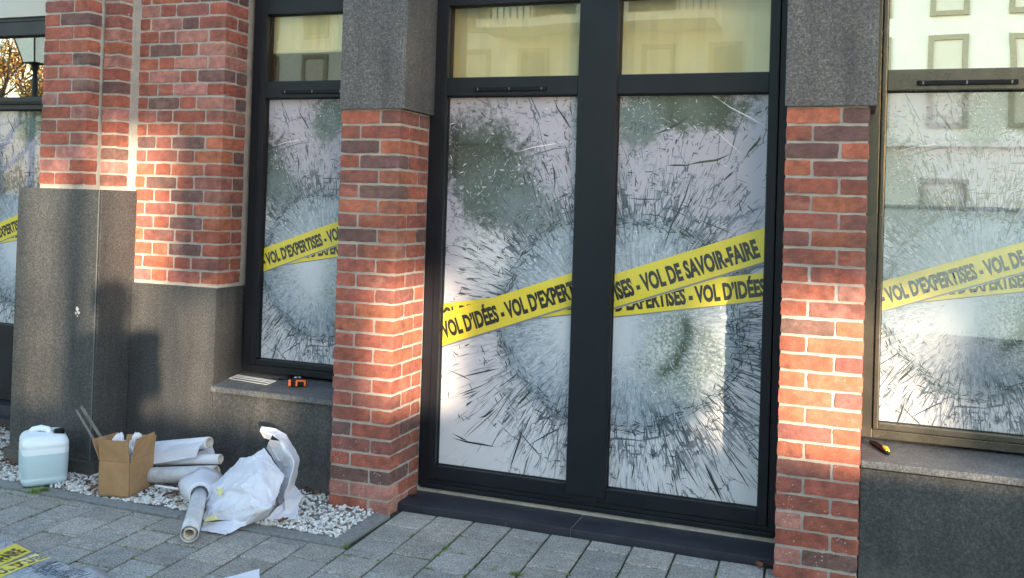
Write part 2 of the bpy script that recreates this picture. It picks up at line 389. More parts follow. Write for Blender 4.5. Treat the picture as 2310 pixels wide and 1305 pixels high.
# pier between shop window and glazed doors (three bricks a course: front, corner, return)
ROWS2 = ['RUB', 'RRR', 'DOR', 'RDR', 'UOU', 'RDR', 'OOU', 'UOR', 'DOD', 'UOR', 'RRR', 'RRU', 'RUO', 'ROR', 'OOR', 'RRO', 'ROU', 'RRR', 'URR', 'RUR',
         'RRR', 'DRD', 'UUR', 'RRU', 'DDR', 'PPR', 'RPR']
ROWS3 = ['OD', 'OD', 'DO', 'OU', 'RR', 'RO', 'RU', 'UO', 'RR', 'RR', 'RP', 'RU', 'DO', 'RO', 'OU', 'OO', 'OU', 'OO', 'UO', 'OO', 'UR', 'RR', 'RR', 'PR', 'RR', 'PD', 'RR', 'RU']
ZS = 2.01
def pier(name, x0, rows, label, side_left):
    r = root(name, (x0 + .1675, .17, 0), label, 'brick pier')
    bm, lay = new_brick_bm(); j = JT
    for k, row in enumerate(rows):
        zt = ZS - .004 - CO * k
        if zt - CO < -.03: continue
        xr = x0 + .335
        while len(row) < 3: row += random.Random(k * 7 + int(x0 * 100)).choice('RROU')
        if k % 2 == 0:
            B(bm, lay, x0, x0 + .217, 0, .10, zt, row[0])
            B(bm, lay, x0 + .217 + j, xr, 0, .217, zt, row[1])
            B(bm, lay, xr - .10, xr, .217 + j, .33, zt, row[2])
            B(bm, lay, x0, x0 + .10, .10 + j, .33, zt, 'R')
        else:
            B(bm, lay, x0, x0 + .105, 0, .22, zt, row[0])
            B(bm, lay, x0 + .105 + j, xr, 0, .105, zt, row[1])
            B(bm, lay, xr - .10, xr, .105 + j, .33, zt, row[2])
            B(bm, lay, x0, x0 + .10, .22 + j, .33, zt, 'O')
    link('brickwork', bm, M_BRICK, r)
    bm = bmesh.new(); box(bm, x0 + .004, x0 + .331, .0045, .45, -.02, ZS + .006); link('mortar', bm, M_MORTAR, r)
    bxo('cladding_joint', x0 + .343, x0 + .3465, -.0152, -.01, ZS + .01, 3.29, M_SILL, r, 0)
    bxo('granite_cladding', x0 - .006, x0 + .361, -.014, .335, ZS + .003, 3.3, M_GRAN_CAP, r, .004)
    return r
random.seed(5)
pier('brick_pier', -2.455, ROWS2, 'red brick pier under a granite block, between the narrow window and the glazed doors', True)
pier('brick_pier', -.275, ROWS3, 'red brick pier under a granite block, right of the glazed doors', False)

# stepped brick pier at the left, on its granite plinths
def left_wall():
    r = root('brick_pier', (-3.85, .2, 0), 'wide stepped red brick pier on tall granite plinths, behind the canister and box', 'brick pier')
    bm, lay = new_brick_bm(); j = .012
    rows = ['POUO|O', 'OORU|UR', 'OODR|U', 'OUUR|UR', 'URDO|R', 'OURO|UD', 'RRDU|D', 'ODRU|DD', 'OROR|U', 'UUUO|UD', 'DUDO|R', 'OROR|U', 'RURU|RR', 'RDRP|D', 'ORPR|UR',
            'RPRD|D', 'ORPP|UP', 'RDRP|U', 'RUPR|UU', 'RPDR|U', 'PRUR|RR', 'ROBD|D'.replace('B', 'U'), 'ORRO|U', 'RRUR|RR', 'DROR|R', 'ROUR|RU', 'RRRD|R', 'OURR|RU', 'RURO|R', 'RORR|DR']
    zp = 1.045; y1 = .125
    for k, row in enumerate(rows):
        a, s = row.split('|'); zt = zp + .006 + CO * (k + 1)
        if k % 2 == 0: ws = [.125, .10, .215, .11]; ss = [.20]
        else: ws = [.065, .207, .105, .177]; ss = [.10, .09]
        tot = sum(ws) + 3 * j; x = -3.277 - tot
        # last front brick turns the corner
        for i, w in enumerate(ws):
            last = i == 3
            B(bm, lay, x, x + w, y1, y1 + (ss[0] if last else .09), zt, a[i]); x += w + j
        y = y1 + ss[0] + j
        for i, w in enumerate(ss[1:]):
            B(bm, lay, -3.277 - .09, -3.277, y, y + w, zt, s[min(i + 1, len(s) - 1)]); y += w + j
    # pilaster with two steps, on the tall plinth
    rnd = random.Random(11)
    pil = ['RR', 'RR', 'RU', 'OR', 'DR', 'RU', 'RR', 'RO', 'RD', 'UR', 'RU', 'RR', 'DR', 'PR', 'RU', 'RR', 'UR', 'RR']
    pil = ['RR', 'PR', 'RP', 'RU', 'UR', 'RP', 'PR', 'RD', 'OR', 'RD', 'RO', 'RR', 'RD', 'UR', 'RR', 'RP', 'PR', 'RR', 'RU', 'OR', 'RR', 'RR', 'DR']
    z0 = 1.575
    for k, row in enumerate(pil):
        zt = z0 + CO * (k + 1) + .004
        xl, xr = -4.352, -4.029
        if k % 2 == 0:
            B(bm, lay, xl, xl + .105, -.095, .10, zt, row[0]); B(bm, lay, xl + .105 + j, xr, -.095, -.002, zt, row[1])
        else:
            B(bm, lay, xl, xl + .205, -.095, .10, zt, row[0]); B(bm, lay, xl + .205 + j, xr, -.095, -.002, zt, row[1])
        t = rnd.choice('RROUPRD'); B(bm, lay, xr + .012, -3.914, .012, .113, zt, t)
        B(bm, lay, xl, xl + .10, .10 + j, .31, zt, rnd.choice('RRUO')); B(bm, lay, xl, xl + .10, .31 + j, .55, zt, rnd.choice('RRUO'))
    link('brickwork', bm, M_BRICK, r)
    bm = bmesh.new()
    box(bm, -3.925, -3.281, y1 + .0045, .50, 1.03, 3.35)
    box(bm, -4.02, -3.918, .0165, .49, 1.56, 3.34)
    box(bm, -4.348, -4.033, -.0905, .75, 1.56, 3.33)
    link('mortar', bm, M_MORTAR, r)
    p = bxo('granite_plinth', -4.454, -3.852, -.14, .70, .0, 1.566, M_GRAN, r, .006); tag(p, 'taller granite plinth block under the stepped pilaster')
    bxo('skirting', -4.478, -3.828, -.156, .1, -.02, .084, M_GRAN, p, .006)
    M_JL = simple('pale_stone_joint', (.17, .165, .16), .8)
    bxo('panel_joint', -3.8725, -3.868, -.1412, -.13, .09, 1.563, M_JL, p, 0); bxo('panel_joint', -3.862, -3.8595, -.1409, -.13, .09, 1.563, M_BLACK, p, 0)
    bm = bmesh.new(); rr_ = random.Random(6)
    for cx_, cz_, q in ((-3.995, .905, .013), (-3.985, .885, .010), (-4.004, .880, .008), (-3.992, .866, .005)):
        vs = [bm.verts.new((cx_ + q * rr_.uniform(.5, 1.2) * math.cos(a_ * .7), -.1412, cz_ + q * rr_.uniform(.6, 1.3) * math.sin(a_ * .7))) for a_ in range(9)]
        bm.faces.new(vs)
    r_sp = link('paint_splash', bm, simple('white_splash', (.62, .60, .57), .7), p, recalc=False)
    p2 = bxo('granite_plinth', -3.851, -3.268, .105, .5, 0, 1.043, M_GRAN, r, .005); tag(p2, 'lower granite plinth block beside the window')
    return r
left_wall()

# ------------------------------------------------------------------ low walls and sills below the windows
def low_wall(x0, x1, yf, ysf, zf, label, xs0=None):
    r = root('low_wall', ((x0 + x1) / 2, yf + .1, 0), label, 'low wall')
    bxo('granite_panel', x0, x1, yf, .5, -.02, .478 if yf > .05 else .50, M_GRAN, r, .003)
    bm = bmesh.new()
    zb, th = .552, .029
    vs = []
    for x in (x0, x1):
        for y, z in ((ysf, zf - th), (ysf, zf), (.42, zb), (.42, zf - th)):
            vs.append(bm.verts.new((x, y, z)))
    for f in ((0, 1, 2, 3), (7, 6, 5, 4), (0, 4, 5, 1), (1, 5, 6, 2), (2, 6, 7, 3), (3, 7, 4, 0)): bm.faces.new([vs[i] for i in f])
    bmesh.ops.bevel(bm, geom=bm.edges[:], offset=.003, segments=2, affect='EDGES')
    link('sill', bm, M_SILL, r); return r
low_wall(-3.266, -2.458, .107, .082, .512, 'dark granite low wall with grey sill, behind the crumpled paper')
low_wall(.062, 1.95, .018, -.004, .538, 'dark granite low wall with grey sill carrying the black and yellow knife, at right')
# ------------------------------------------------------------------ cracked-glass print
random.seed(21)
CX0, CZ0 = .83, .99
def crack_list():
    out = []; rnd = random.Random(77)
    def streak(x, z, ang, ln, w, mi, bend=.25):
        out.append((x, z, ang, ln, w, mi, rnd.uniform(-bend, bend)))
    def P(r, t): return CX0 + r * math.cos(t), CZ0 + r * math.sin(t)
    dens = [rnd.uniform(.2, 1) for _ in range(36)]
    def dn(t): return dens[int((t % (2 * math.pi)) / (2 * math.pi) * 36) % 36]
    n = 0
    while n < 1400:                                  # radial splinters outside the disc
        t = rnd.uniform(0, 2 * math.pi); r = .50 + abs(rnd.gauss(0, .27))
        if rnd.random() > dn(t) + .12: continue
        x, z = P(r, t)
        if x < .36 and z < 1.0 and rnd.random() < .45: n += 1; continue
        if not (-.05 < x < 1.6 and .1 < z < 2.2): n += 1; continue
        big = rnd.random() < .10
        ln = rnd.uniform(.02, .10) * (1.8 if big else 1) * (1.35 if z < .9 else .8)
        streak(x, z, t + rnd.gauss(0, .09), ln, min(.0065, rnd.expovariate(1 / .0011) + .0009) * (1.4 if big else 1), rnd.choice((0, 0, 1, 1, 1, 2)))
        n += 1
    for rr, cnt, w in ((.50, 460, .0027), (.555, 190, .0026), (.65, 170, .0026), (.76, 110, .0025), (.90, 60, .0024)):   # tangential shards in rings
        for _ in range(cnt):
            t = rnd.uniform(0, 2 * math.pi)
            if dn(t * 1.7 + rr * 9) < .45 and rr > .52: continue
            x, z = P(rr + rnd.gauss(0, .016) + .018 * math.sin(t * 5 + rr * 20), t)
            streak(x, z, t + math.pi / 2 + rnd.gauss(0, .28), rnd.uniform(.015, .06), rnd.uniform(.6, 1.2) * w, rnd.choice((0, 0, 1, 2)), .5)
    for _ in range(1500):                            # fine hatching in the disc
        t = rnd.uniform(0, 2 * math.pi); r = .49 * math.sqrt(rnd.random())
        if r < .15 and rnd.random() < .8: continue
        x, z = P(r, t)
        if math.hypot(x - .68, z - .95) < .14 and rnd.random() < .85: continue
        tt = t + (math.pi / 2 if rnd.random() < .35 else 0) + rnd.gauss(0, .35)
        streak(x, z, tt, rnd.uniform(.008, .035), rnd.uniform(.0008, .0019), rnd.choice((1, 1, 4, 3, 4, 1) if r > .3 else (4, 3, 4, 1)))
    for bx, bz, sx, sz, c in ((.18, 1.80, .30, .26, 620), (.35, 1.58, .25, .2, 380), (1.05, 2.05, .36, .14, 480), (.80, 1.95, .16, .18, 200)):   # splinters round the holes
        for _ in range(c):
            g = rnd.gauss(0, .8); t = rnd.uniform(0, 2 * math.pi); rr = abs(rnd.gauss(.95, .26))
            if rr < .7 and rnd.random() < .5: continue
            x, z = bx + sx * rr * math.cos(t), bz + sz * rr * math.sin(t)
            streak(x, z, rnd.uniform(0, math.pi), rnd.uniform(.008, .04), rnd.expovariate(1 / .0008) + .0008, rnd.choice((0, 1, 2, 2, 1, 4) if rr > .8 else (4, 4, 3, 2, 2)), .9)
    for _ in range(110):                             # loose shards over the lilac field
        x, z = rnd.uniform(-.02, 1.5), rnd.uniform(1.45, 2.2)
        streak(x, z, rnd.uniform(0, math.pi), rnd.uniform(.01, .05), rnd.uniform(.001, .0028), rnd.choice((0, 1, 2, 3, 1)), .6)
    # long named cracks
    for x, z, a, ln, w, mi in ((1.16, 1.80, .25, .24, .0065, 2), (1.02, 1.77, .0, .12, .005, 0), (1.36, 1.86, 1.1, .14, .006, 2), (1.30, 2.02, -.62, .30, .004, 3), (1.25, 1.90, -.6, .22, .003, 3),
                               (1.02, 1.55, 1.25, .42, .004, 0), (.98, 1.95, .35, .2, .005, 0), (.62, 2.02, -1.1, .22, .006, 0), (.55, 1.83, .3, .3, .0045, 1), (.52, 1.86, .25, .3, .003, 3),
                               (.60, 1.70, 1.5, .16, .005, 0), (.48, 1.72, 1.4, .15, .004, 1), (.22, .68, .35, .24, .005, 0), (.1, .66, -.2, .18, .003, 0), (.2, .30, -.15, .26, .005, 0),
                               (.12, .33, -.3, .1, .004, 0), (.25, .42, .75, .3, .003, 0), (.36, .5, .9, .3, .003, 0), (.44, .3, 1.25, .26, .006, 0), (.5, .33, -.9, .26, .004, 0), (.58, .38, .6, .24, .004, 0),
                               (.80, .42, .05, .22, .006, 1), (.93, .44, .3, .14, .006, 1), (1.23, .26, -1.1, .2, .007, 0), (1.1, .3, -1.0, .26, .004, 0), (1.34, .34, -1.0, .22, .004, 0),
                               (.86, 1.60, -.08, .2, .0035, 0), (1.02, 1.55, -.2, .16, .0035, 0), (1.2, 1.48, -.35, .2, .0045, 0), (1.3, 1.34, -.5, .2, .004, 0)):
        streak(x, z, a, ln, w, mi, .12)
    return out
CRACKS = crack_list()
def add_cracks(bm):
    rnd = random.Random(5)
    for x, z, ang, ln, w, mi, bend in CRACKS:
        y = -.0003 - rnd.random() * .0016
        pts = []; a = ang - bend * .5; px, pz = x - math.cos(ang) * ln / 2, z - math.sin(ang) * ln / 2
        k = 3
        for i in range(k + 1):
            pts.append((px, pz, a)); px += math.cos(a) * ln / k; pz += math.sin(a) * ln / k; a += bend / 2 + rnd.gauss(0, .10)
        wp = [0, rnd.uniform(.5, 1), rnd.uniform(.5, 1.1), 0]
        L, Rr = [], []
        for (qx, qz, qa), ww in zip(pts, wp):
            nx_, nz_ = -math.sin(qa) * w * ww, math.cos(qa) * w * ww
            L.append((qx + nx_, qz + nz_)); Rr.append((qx - nx_, qz - nz_))
        poly = [pts[0][:2], Rr[1], Rr[2], pts[3][:2], L[2], L[1]]
        f = bm.faces.new([bm.verts.new((u, y, v)) for u, v in poly]); f.material_index = 1 + mi
def strip(bm, p0, p1, w0, w1, y, mi=0):
    """tape whose top edge runs p0-p1 with the given vertical widths"""
    vs = [bm.verts.new((p0[0], y, p0[1] - w0)), bm.verts.new((p1[0], y, p1[1] - w1)), bm.verts.new((p1[0], y, p1[1])), bm.verts.new((p0[0], y, p0[1]))]
    f = bm.faces.new(vs); f.material_index = mi
T1 = ((-.2, .895), (2.8, 1.978), .172, .151)
T2 = ((-.2, .985), (2.8, 1.5145), .131, .131)
def text_mesh(s, size):
    cu = bpy.data.curves.new('t', 'FONT'); cu.body = s; cu.size = size; cu.offset = size * .05; cu.resolution_u = 3; cu.space_character = 1.0
    ob = bpy.data.objects.new('t', cu); COL.objects.link(ob); bpy.context.view_layer.update()
    me = bpy.data.meshes.new_from_object(ob.evaluated_get(bpy.context.evaluated_depsgraph_get()))
    bpy.data.objects.remove(ob); bpy.data.curves.remove(cu); return me
def add_text(bm, s, start, end, cap, y):
    """text whose baseline runs start-end, letters 'cap' tall"""
    me = text_mesh(s, 1.0)
    xs = [v.co.x for v in me.vertices]; x0, x1 = min(xs), max(xs)
    ref = text_mesh('H', 1.0); H = max(v.co.y for v in ref.vertices)
    d = Vector((end[0] - start[0], 0, end[1] - start[1])); L = d.length; d.normalize(); u = Vector((-d.z, 0, d.x))
    kx = L / (x1 - x0); kz = cap / H
    b2 = bmesh.new(); b2.from_mesh(me)
    for v in b2.verts:
        p = Vector((start[0], y, start[1])) + d * ((v.co.x - x0) * kx) + u * (v.co.y * kz); v.co = p
    tmp = bpy.data.meshes.new('t'); b2.to_mesh(tmp); b2.free(); bm.from_mesh(tmp)
    for m_ in (me, tmp, ref): bpy.data.meshes.remove(m_)
def tline(T, u, f):
    (x0, z0), (x1, z1), w0, w1 = T; k = (u - x0) / (x1 - x0)
    return (u, z0 + (z1 - z0) * k - (w0 + (w1 - w0) * k) * f)
def clip(bm, u0, u1, v0, v1):
    for co, no in (((u0, 0, 0), (-1, 0, 0)), ((u1, 0, 0), (1, 0, 0)), ((0, 0, v0), (0, 0, -1)), ((0, 0, v1), (0, 0, 1))):
        bmesh.ops.bisect_plane(bm, geom=bm.verts[:] + bm.edges[:] + bm.faces[:], plane_co=co, plane_no=no, clear_outer=True, dist=1e-6)
LY = {}
def design_layer(kind):
    if kind in LY: return LY[kind].copy()
    bm = bmesh.new()
    if kind == 'film': add_cracks(bm)
    if kind == 'tape':
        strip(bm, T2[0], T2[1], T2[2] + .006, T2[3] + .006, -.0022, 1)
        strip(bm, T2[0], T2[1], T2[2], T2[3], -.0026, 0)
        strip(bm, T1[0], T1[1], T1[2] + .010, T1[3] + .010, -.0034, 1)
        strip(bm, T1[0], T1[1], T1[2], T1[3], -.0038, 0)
    if kind == 'text':
        b1 = bmesh.new(); s = 'VOL D\u2019ID\u00c9ES - VOL D\u2019EXPERTISES - VOL DE SAVOIR-FAIRE'
        add_text(b1, s, tline(T1, .012, .77), tline(T1, 1.418, .80), .084, -.0043)
        # lower tape: the same words, cut away where the upper tape covers them
        b2 = bmesh.new()
        add_text(b2, 'VOL DE SAVOIR-FAIRE - VOL D\u2019EXPERTISES - VOL D\u2019ID\u00c9ES', tline(T2, -.028, .76), tline(T2, 1.452, .82), .078, -.0031)
        (x0, z0), (x1, z1) = T1[0], T1[1]
        lo = b2.copy(); up_ = b2
        dz = (z1 - z0) / (x1 - x0); nrm = Vector((-dz, 0, 1)).normalized()
        bmesh.ops.bisect_plane(up_, geom=up_.verts[:] + up_.edges[:] + up_.faces[:], plane_co=(x0, 0, z0 + .001), plane_no=-nrm, clear_outer=True)
        dz2 = ((z1 - T1[3]) - (z0 - T1[2])) / (x1 - x0); n2 = Vector((-dz2, 0, 1)).normalized()
        bmesh.ops.bisect_plane(lo, geom=lo.verts[:] + lo.edges[:] + lo.faces[:], plane_co=(x0, 0, z0 - T1[2] - .012), plane_no=n2, clear_outer=True)
        for b in (b1, up_, lo):
            t = bpy.data.meshes.new('t'); b.to_mesh(t); b.free(); bm.from_mesh(t); bpy.data.meshes.remove(t)
    LY[kind] = bm; return bm.copy()
def film(parent, u0, u1, v0, v1, gx, k, z_of, yg, fs):
    """design window u0..u1, v0..v1 ; world x = gx + (u-u0)*k, z = z_of(v)"""
    def place(bm):
        for v in bm.verts: v.co = Vector((gx + (v.co.x - u0) * k, yg - .0035 + v.co.y, z_of(v.co.z)))
    bm = design_layer('film'); clip(bm, u0, u1, v0, v1)
    f = bm.faces.new([bm.verts.new(c) for c in ((u0, 0, v0), (u1, 0, v0), (u1, 0, v1), (u0, 0, v1))]); f.material_index = 0
    ul = bm.loops.layers.uv.new('design')
    for fc in bm.faces:
        for lp in fc.loops: lp[ul].uv = (lp.vert.co.x / 3.0, lp.vert.co.z / 3.0)
    place(bm)
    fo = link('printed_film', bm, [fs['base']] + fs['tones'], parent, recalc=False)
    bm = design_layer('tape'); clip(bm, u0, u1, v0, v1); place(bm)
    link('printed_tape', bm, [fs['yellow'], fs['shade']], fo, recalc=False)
    bm = design_layer('text'); clip(bm, u0, u1, v0, v1); place(bm)
    link('lettering', bm, fs['ink'], fo, recalc=False)
    return fo

# ------------------------------------------------------------------ windows and doors
def bars(name, parent, mat, rects, y0, y1, bev=.004):
    bm = bmesh.new()
    for i, (a, b, c, d) in enumerate(rects):
        e = .0008 * (i % 3); box(bm, a, b, y0 + e, y1 + e, c, d, 0, bev)
    return link(name, bm, mat, parent)
def pane(name, parent, x0, x1, z0, z1, y, mat, grid=1):
    bm = bmesh.new(); f = bm.faces.new([bm.verts.new(c) for c in ((x0, y, z0), (x1, y, z0), (x1, y, z1), (x0, y, z1))])
    return link(name, bm, mat, parent, recalc=False)
def vent(parent, x0, x1, z, y, mat=None):
    bm = bmesh.new(); box(bm, x0, x1, y - .012, y, z - .011, z + .011, 0, .005)
    o = link('vent_grille', bm, M_BLACK, parent)
    bm = bmesh.new()
    for x in (x0 + .025, (x0 + x1) / 2, x1 - .025): box(bm, x - .003, x + .003, y - .0135, y - .0125, z - .007, z + .007)
    link('vent_screw', bm, simple('screw_steel', (.2, .2, .2), .4, 1), o)
def glazing(r, ox0, ox1, g, zb, zg0, zg1, yo, fm, upper_glass, blind, zoffs=0.0, seal=True, k=1.0):
    """outer frame of opening ox0..ox1, panes g=[(x0,x1)], bottom zb, big pane zg0..zg1, upper pane above"""
    zt0, zt1, ztop = zg1 + .095 * k, 2.592, 2.70
    y = yo
    out = [(ox0, ox0 + .052, zb, ztop + .05), (ox1 - .052, ox1, zb, ztop + .05), (ox0 + .052, ox1 - .052, zb, zb + .038), (ox0 + .052, ox1 - .052, ztop - .012, ztop + .05)]
    bars('outer_frame', r, fm, out, y, y + .09)
    for i, (a, b) in enumerate(g):
        la = a - (ox0 + .052) if i == 0 else None
        e = .004
        sl_, sr = (ox0 + .052 + .003 if i == 0 else a - .1), (ox1 - .052 - .003 if i == len(g) - 1 else b + .1)
        rects = [(sl_, a, zb + .042, ztop - .016), (b, sr, zb + .042, ztop - .016), (a, b, zb + .042, zg0), (a, b, zg1, zt0), (a, b, zt1, ztop - .016)]
        bars('sash', r, fm, rects, y - .012, y + .06, .005)
        if seal:
            bm = bmesh.new(); yy = y + .020
            for zz0, zz1 in ((zg0, zg1), (zt0, zt1)):
                for q in ((a, a + .004, zz0, zz1), (b - .004, b, zz0, zz1), (a + .004, b - .004, zz0, zz0 + .004), (a + .004, b - .004, zz1 - .005, zz1)):
                    box(bm, q[0], q[1], yy, yy + .02, q[2], q[3])
            link('glazing_seal', bm, M_SEAL, r)
        pane('upper_pane', r, a - .005, b + .005, zt0 - .005, zt1 + .005, y + .035, upper_glass)
        # room side
        pane('lower_pane', r, a - .005, b + .005, zg0 - .005, zg1 + .005, y + .042, M_GLASS)
        if blind and blind[i]:
            bz, bmx, by = blind[i]
            bm = bmesh.new(); nn = 24
            for q in range(nn):
                xa, xb = a - .03 + (b - a + .06) * q / nn, a - .03 + (b - a + .06) * (q + 1) / nn
                ya, yb = [y + by + .004 * math.sin(w * 3.1) for w in (q, q + 1)]
                bm.faces.new([bm.verts.new(c) for c in ((xa, ya, bz), (xb, yb, bz), (xb, yb, ztop), (xa, ya, ztop))])
            bo = link('roller_blind', bm, bmx, r, smooth=True)
            bm = bmesh.new(); box(bm, a - .03, b + .03, y + by - .008, y + by + .008, bz - .02, bz, 0, .004); link('bottom_bar', bm, bmx, bo)
ZG0, ZG1, YF = .175, 2.116, .335
YG = .37
# glazed double doors
r = root('glazed_door', (-1.1975, YF, 0), 'tall dark double glazed doors with shattered glass print and crossing yellow tapes', 'glazed doors')
zd = .058
g1, g2 = (-2.020, -1.305), (-1.100, -.377)
bars('outer_frame', r, M_FRAME, [(-2.118, -2.064, zd, 2.75), (-.330, -.277, zd, 2.75), (-2.064, -.330, zd, .098), (-2.064, -.330, 2.69, 2.75)], YF, YF + .10)
bars('threshold_bar', r, M_FRAME, [(-2.10, -.30, zd - .002, .080)], YF - .022, YF + .03)
for i, (a, b) in enumerate((g1, g2)):
    sl_, sr = (-2.061, -1.2535) if i == 0 else (-1.1515, -.333)
    dx0 = a - sl_; dx1 = sr - b
    leaf = bars('door_leaf', r, M_FRAME, [(sl_, a, .102, 2.686), (b, sr, .102, 2.686), (a, b, .102, ZG0), (a, b, ZG1, 2.212), (a, b, 2.592, 2.686)], YF - .010, YF + .07, .005)
    bm = bmesh.new(); yy = YF + .018
    for zz0, zz1 in ((ZG0, ZG1), (2.212, 2.592)):
        for q in ((a, a + .0045, zz0, zz1), (b - .0045, b, zz0, zz1), (a + .0045, b - .0045, zz0, zz0 + .004), (a + .0045, b - .0045, zz1 - .006, zz1)):
            box(bm, q[0], q[1], yy, yy + .012, q[2], q[3])
    link('glazing_seal', bm, M_SEAL, leaf)
    pane('upper_pane', r, a - .005, b + .005, 2.207, 2.597, YG, M_GLASS)
    bm = bmesh.new(); nn = 20
    for q in range(nn):
        xa, xb = a - .03 + (b - a + .06) * q / nn, a - .03 + (b - a + .06) * (q + 1) / nn
        bm.faces.new([bm.verts.new(c) for c in ((xa, YG + .09 + .003 * math.sin(q * 2.1), 1.9), (xb, YG + .09 + .003 * math.sin(q * 2.1 + 2.1), 1.9), (xb, YG + .09 + .003 * math.sin(q * 2.1 + 2.1), 2.7), (xa, YG + .09 + .003 * math.sin(q * 2.1), 2.7))])
    link('roller_blind', bm, M_BLIND, r, smooth=True)
    u0 = 0.0 if i == 0 else .715
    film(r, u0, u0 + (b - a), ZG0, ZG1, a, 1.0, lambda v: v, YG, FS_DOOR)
bars('astragal', r, M_FRAME, [(-1.300, -1.105, .1285, 2.70)], YF - .020, YF + .05, .003)
bars('meeting_rail', r, M_FRAME, [(-1.262, -1.143, .1015, .128)], YF - .0135, YF + .05, .002)
vent(r, -1.865, -1.467, 2.148, YF - .010)
# small window (second from left)
wk = .79
def wfilm(r, gx, gx1, zb, zt, yg, fs, kk=1.0, z0=None):
    k = wk * kk; U0 = .330
    if z0 is None: z0 = 1.185 - .99 * k
    film(r, U0, U0 + (gx1 - gx) / k, (zb - z0) / k, (zt - z0) / k, gx, k, lambda v: z0 + v * k, yg, fs)
r = root('shop_window', (-2.85, YF, .54), 'narrow dark window with half lowered blind, above the sill with the tape measure', 'window')
glazing(r, -3.246, -2.452, [(-3.149, -2.545)], .562, .635, ZG1, YF, M_FRAME, M_GLASS, [(2.40, M_BLIND, .07)])
wfilm(r, -3.149, -2.545, .635, ZG1, YG, FS_DOOR)
vent(r, -3.034, -2.63, 2.148, YF - .012)
r = root('shop_window', (1.0, YF, .54), 'wide window mirroring a pale building over its shattered glass print, at the right edge', 'window')
glazing(r, .058, 1.95, [(.134, 1.875)], .562, .633, ZG1, YF, M_FRAME_REFL, M_GLASS_BOOST, [(2.0, M_BLIND2, .09)])
wfilm(r, .134, 1.875, .633, ZG1, YG, FS_BOOST)
vent(r, .256, .656, 2.148, YF - .012)
Y0 = .605
r = root('shop_window', (-5.2, Y0, 0), 'dark window mirroring sky and a street lamp, at the left edge', 'window')
glazing(r, -5.735, -4.36, [(-5.64, -4.46)], .13, .64, 2.09, Y0, M_FRAME, glass_mat('sky_mirror_glass', .6), [None], k=.9)
wfilm(r, -5.64, -4.46, .64, 2.09, Y0 + .035, FS_DOOR)
bxo('kick_panel', -5.64, -4.46, Y0 - .006, Y0 + .03, .172, .565, frame_mat('olive_kick_panel', (.05, .048, .04), .25), r)
vent(r, -5.5, -4.6, 2.135, Y0 - .012)
# stone under it
r = root('doorstep', (-5.2, .45, 0), 'blue grey stone step under the leftmost window, behind the tall plinth', 'doorstep')
bxo('tread', -5.9, -4.46, .42, .72, .0, .062, M_SLATE, r); bxo('riser', -5.9, -4.46, .50, .72, .062, .125, M_SLATE, r)
# doorstep of the glazed doors
r = root('doorstep', (-1.2, .2, 0), 'dark blue slate doorstep in two slabs under the glazed doors', 'doorstep')
bm = bmesh.new(); box(bm, -2.128, -1.2105, .098, .345, -.03, .034, 0, .003); link('slab', bm, M_SLATE, r)
bm = bmesh.new(); box(bm, -1.2075, -.279, .104, .345, -.03, .033, 0, .003); link('slab', bm, M_SLATE, r)
bm = bmesh.new(); box(bm, -2.118, -.283, .325, .43, .02, .0575); link('mortar_bed', bm, M_MORTAR, r)
bm = bmesh.new(); box(bm, -1.2107, -1.2073, .108, .345, -.02, .031); link('slab_joint', bm, M_MORTAR, r)
# the shop behind the glass and the lintels over it
bm = bmesh.new()
box(bm, -7.0, 2.6, 3.2, 3.3, 0, 3.3); box(bm, -7.1, -7.0, .5, 3.3, 0, 3.3); box(bm, 2.6, 2.7, .5, 3.3, 0, 3.3); box(bm, -7, 2.6, .72, 3.2, 3.3, 3.4); box(bm, -7.0, 2.6, .46, 3.2, -.05, .03)
o = link('shop_interior', bm, M_ROOM); tag(o, 'dim room seen through the upper panes behind the windows', 'room')
def lintel(x0, x1, y0, zb, mat, label):
    bm = bmesh.new(); box(bm, x0, x1, y0, y0 + .35, zb, 3.32, 0, .004); o = link('lintel', bm, mat); tag(o, label, 'lintel')
lintel(-3.272, -2.462, .30, 2.755, M_FRAME, 'dark metal lintel above the narrow window')
lintel(-2.092, -.283, .30, 2.755, M_FRAME, 'dark metal lintel above the glazed doors')
lintel(.088, 1.95, .30, 2.755, M_FRAME, 'dark metal lintel above the wide window at right')
M_PANEL = simple('panel_painted_reflection', (.50, .48, .42), .35, 0, .08, 1.2)  # cream tone stands for a sunlit building reflected in a dark panel
lintel(-5.9, -4.354, .585, 2.715, M_PANEL, 'metal panel with its cream reflection painted on, above the leftmost window')
# far right end pier so the building does not stop in mid-air
rr = root('wall_end', (2.35, .2, 0), 'granite wall beyond the wide window', 'wall'); bxo('granite_panel', 1.952, 3.2, .0, .5, 0, 3.3, M_GRAN, rr)
rr = root('wall_end', (-6.6, .4, 0), 'granite wall beyond the leftmost window', 'wall'); bxo('granite_panel', -8.5, -5.74, .5, .9, 0, 3.3, M_GRAN, rr)

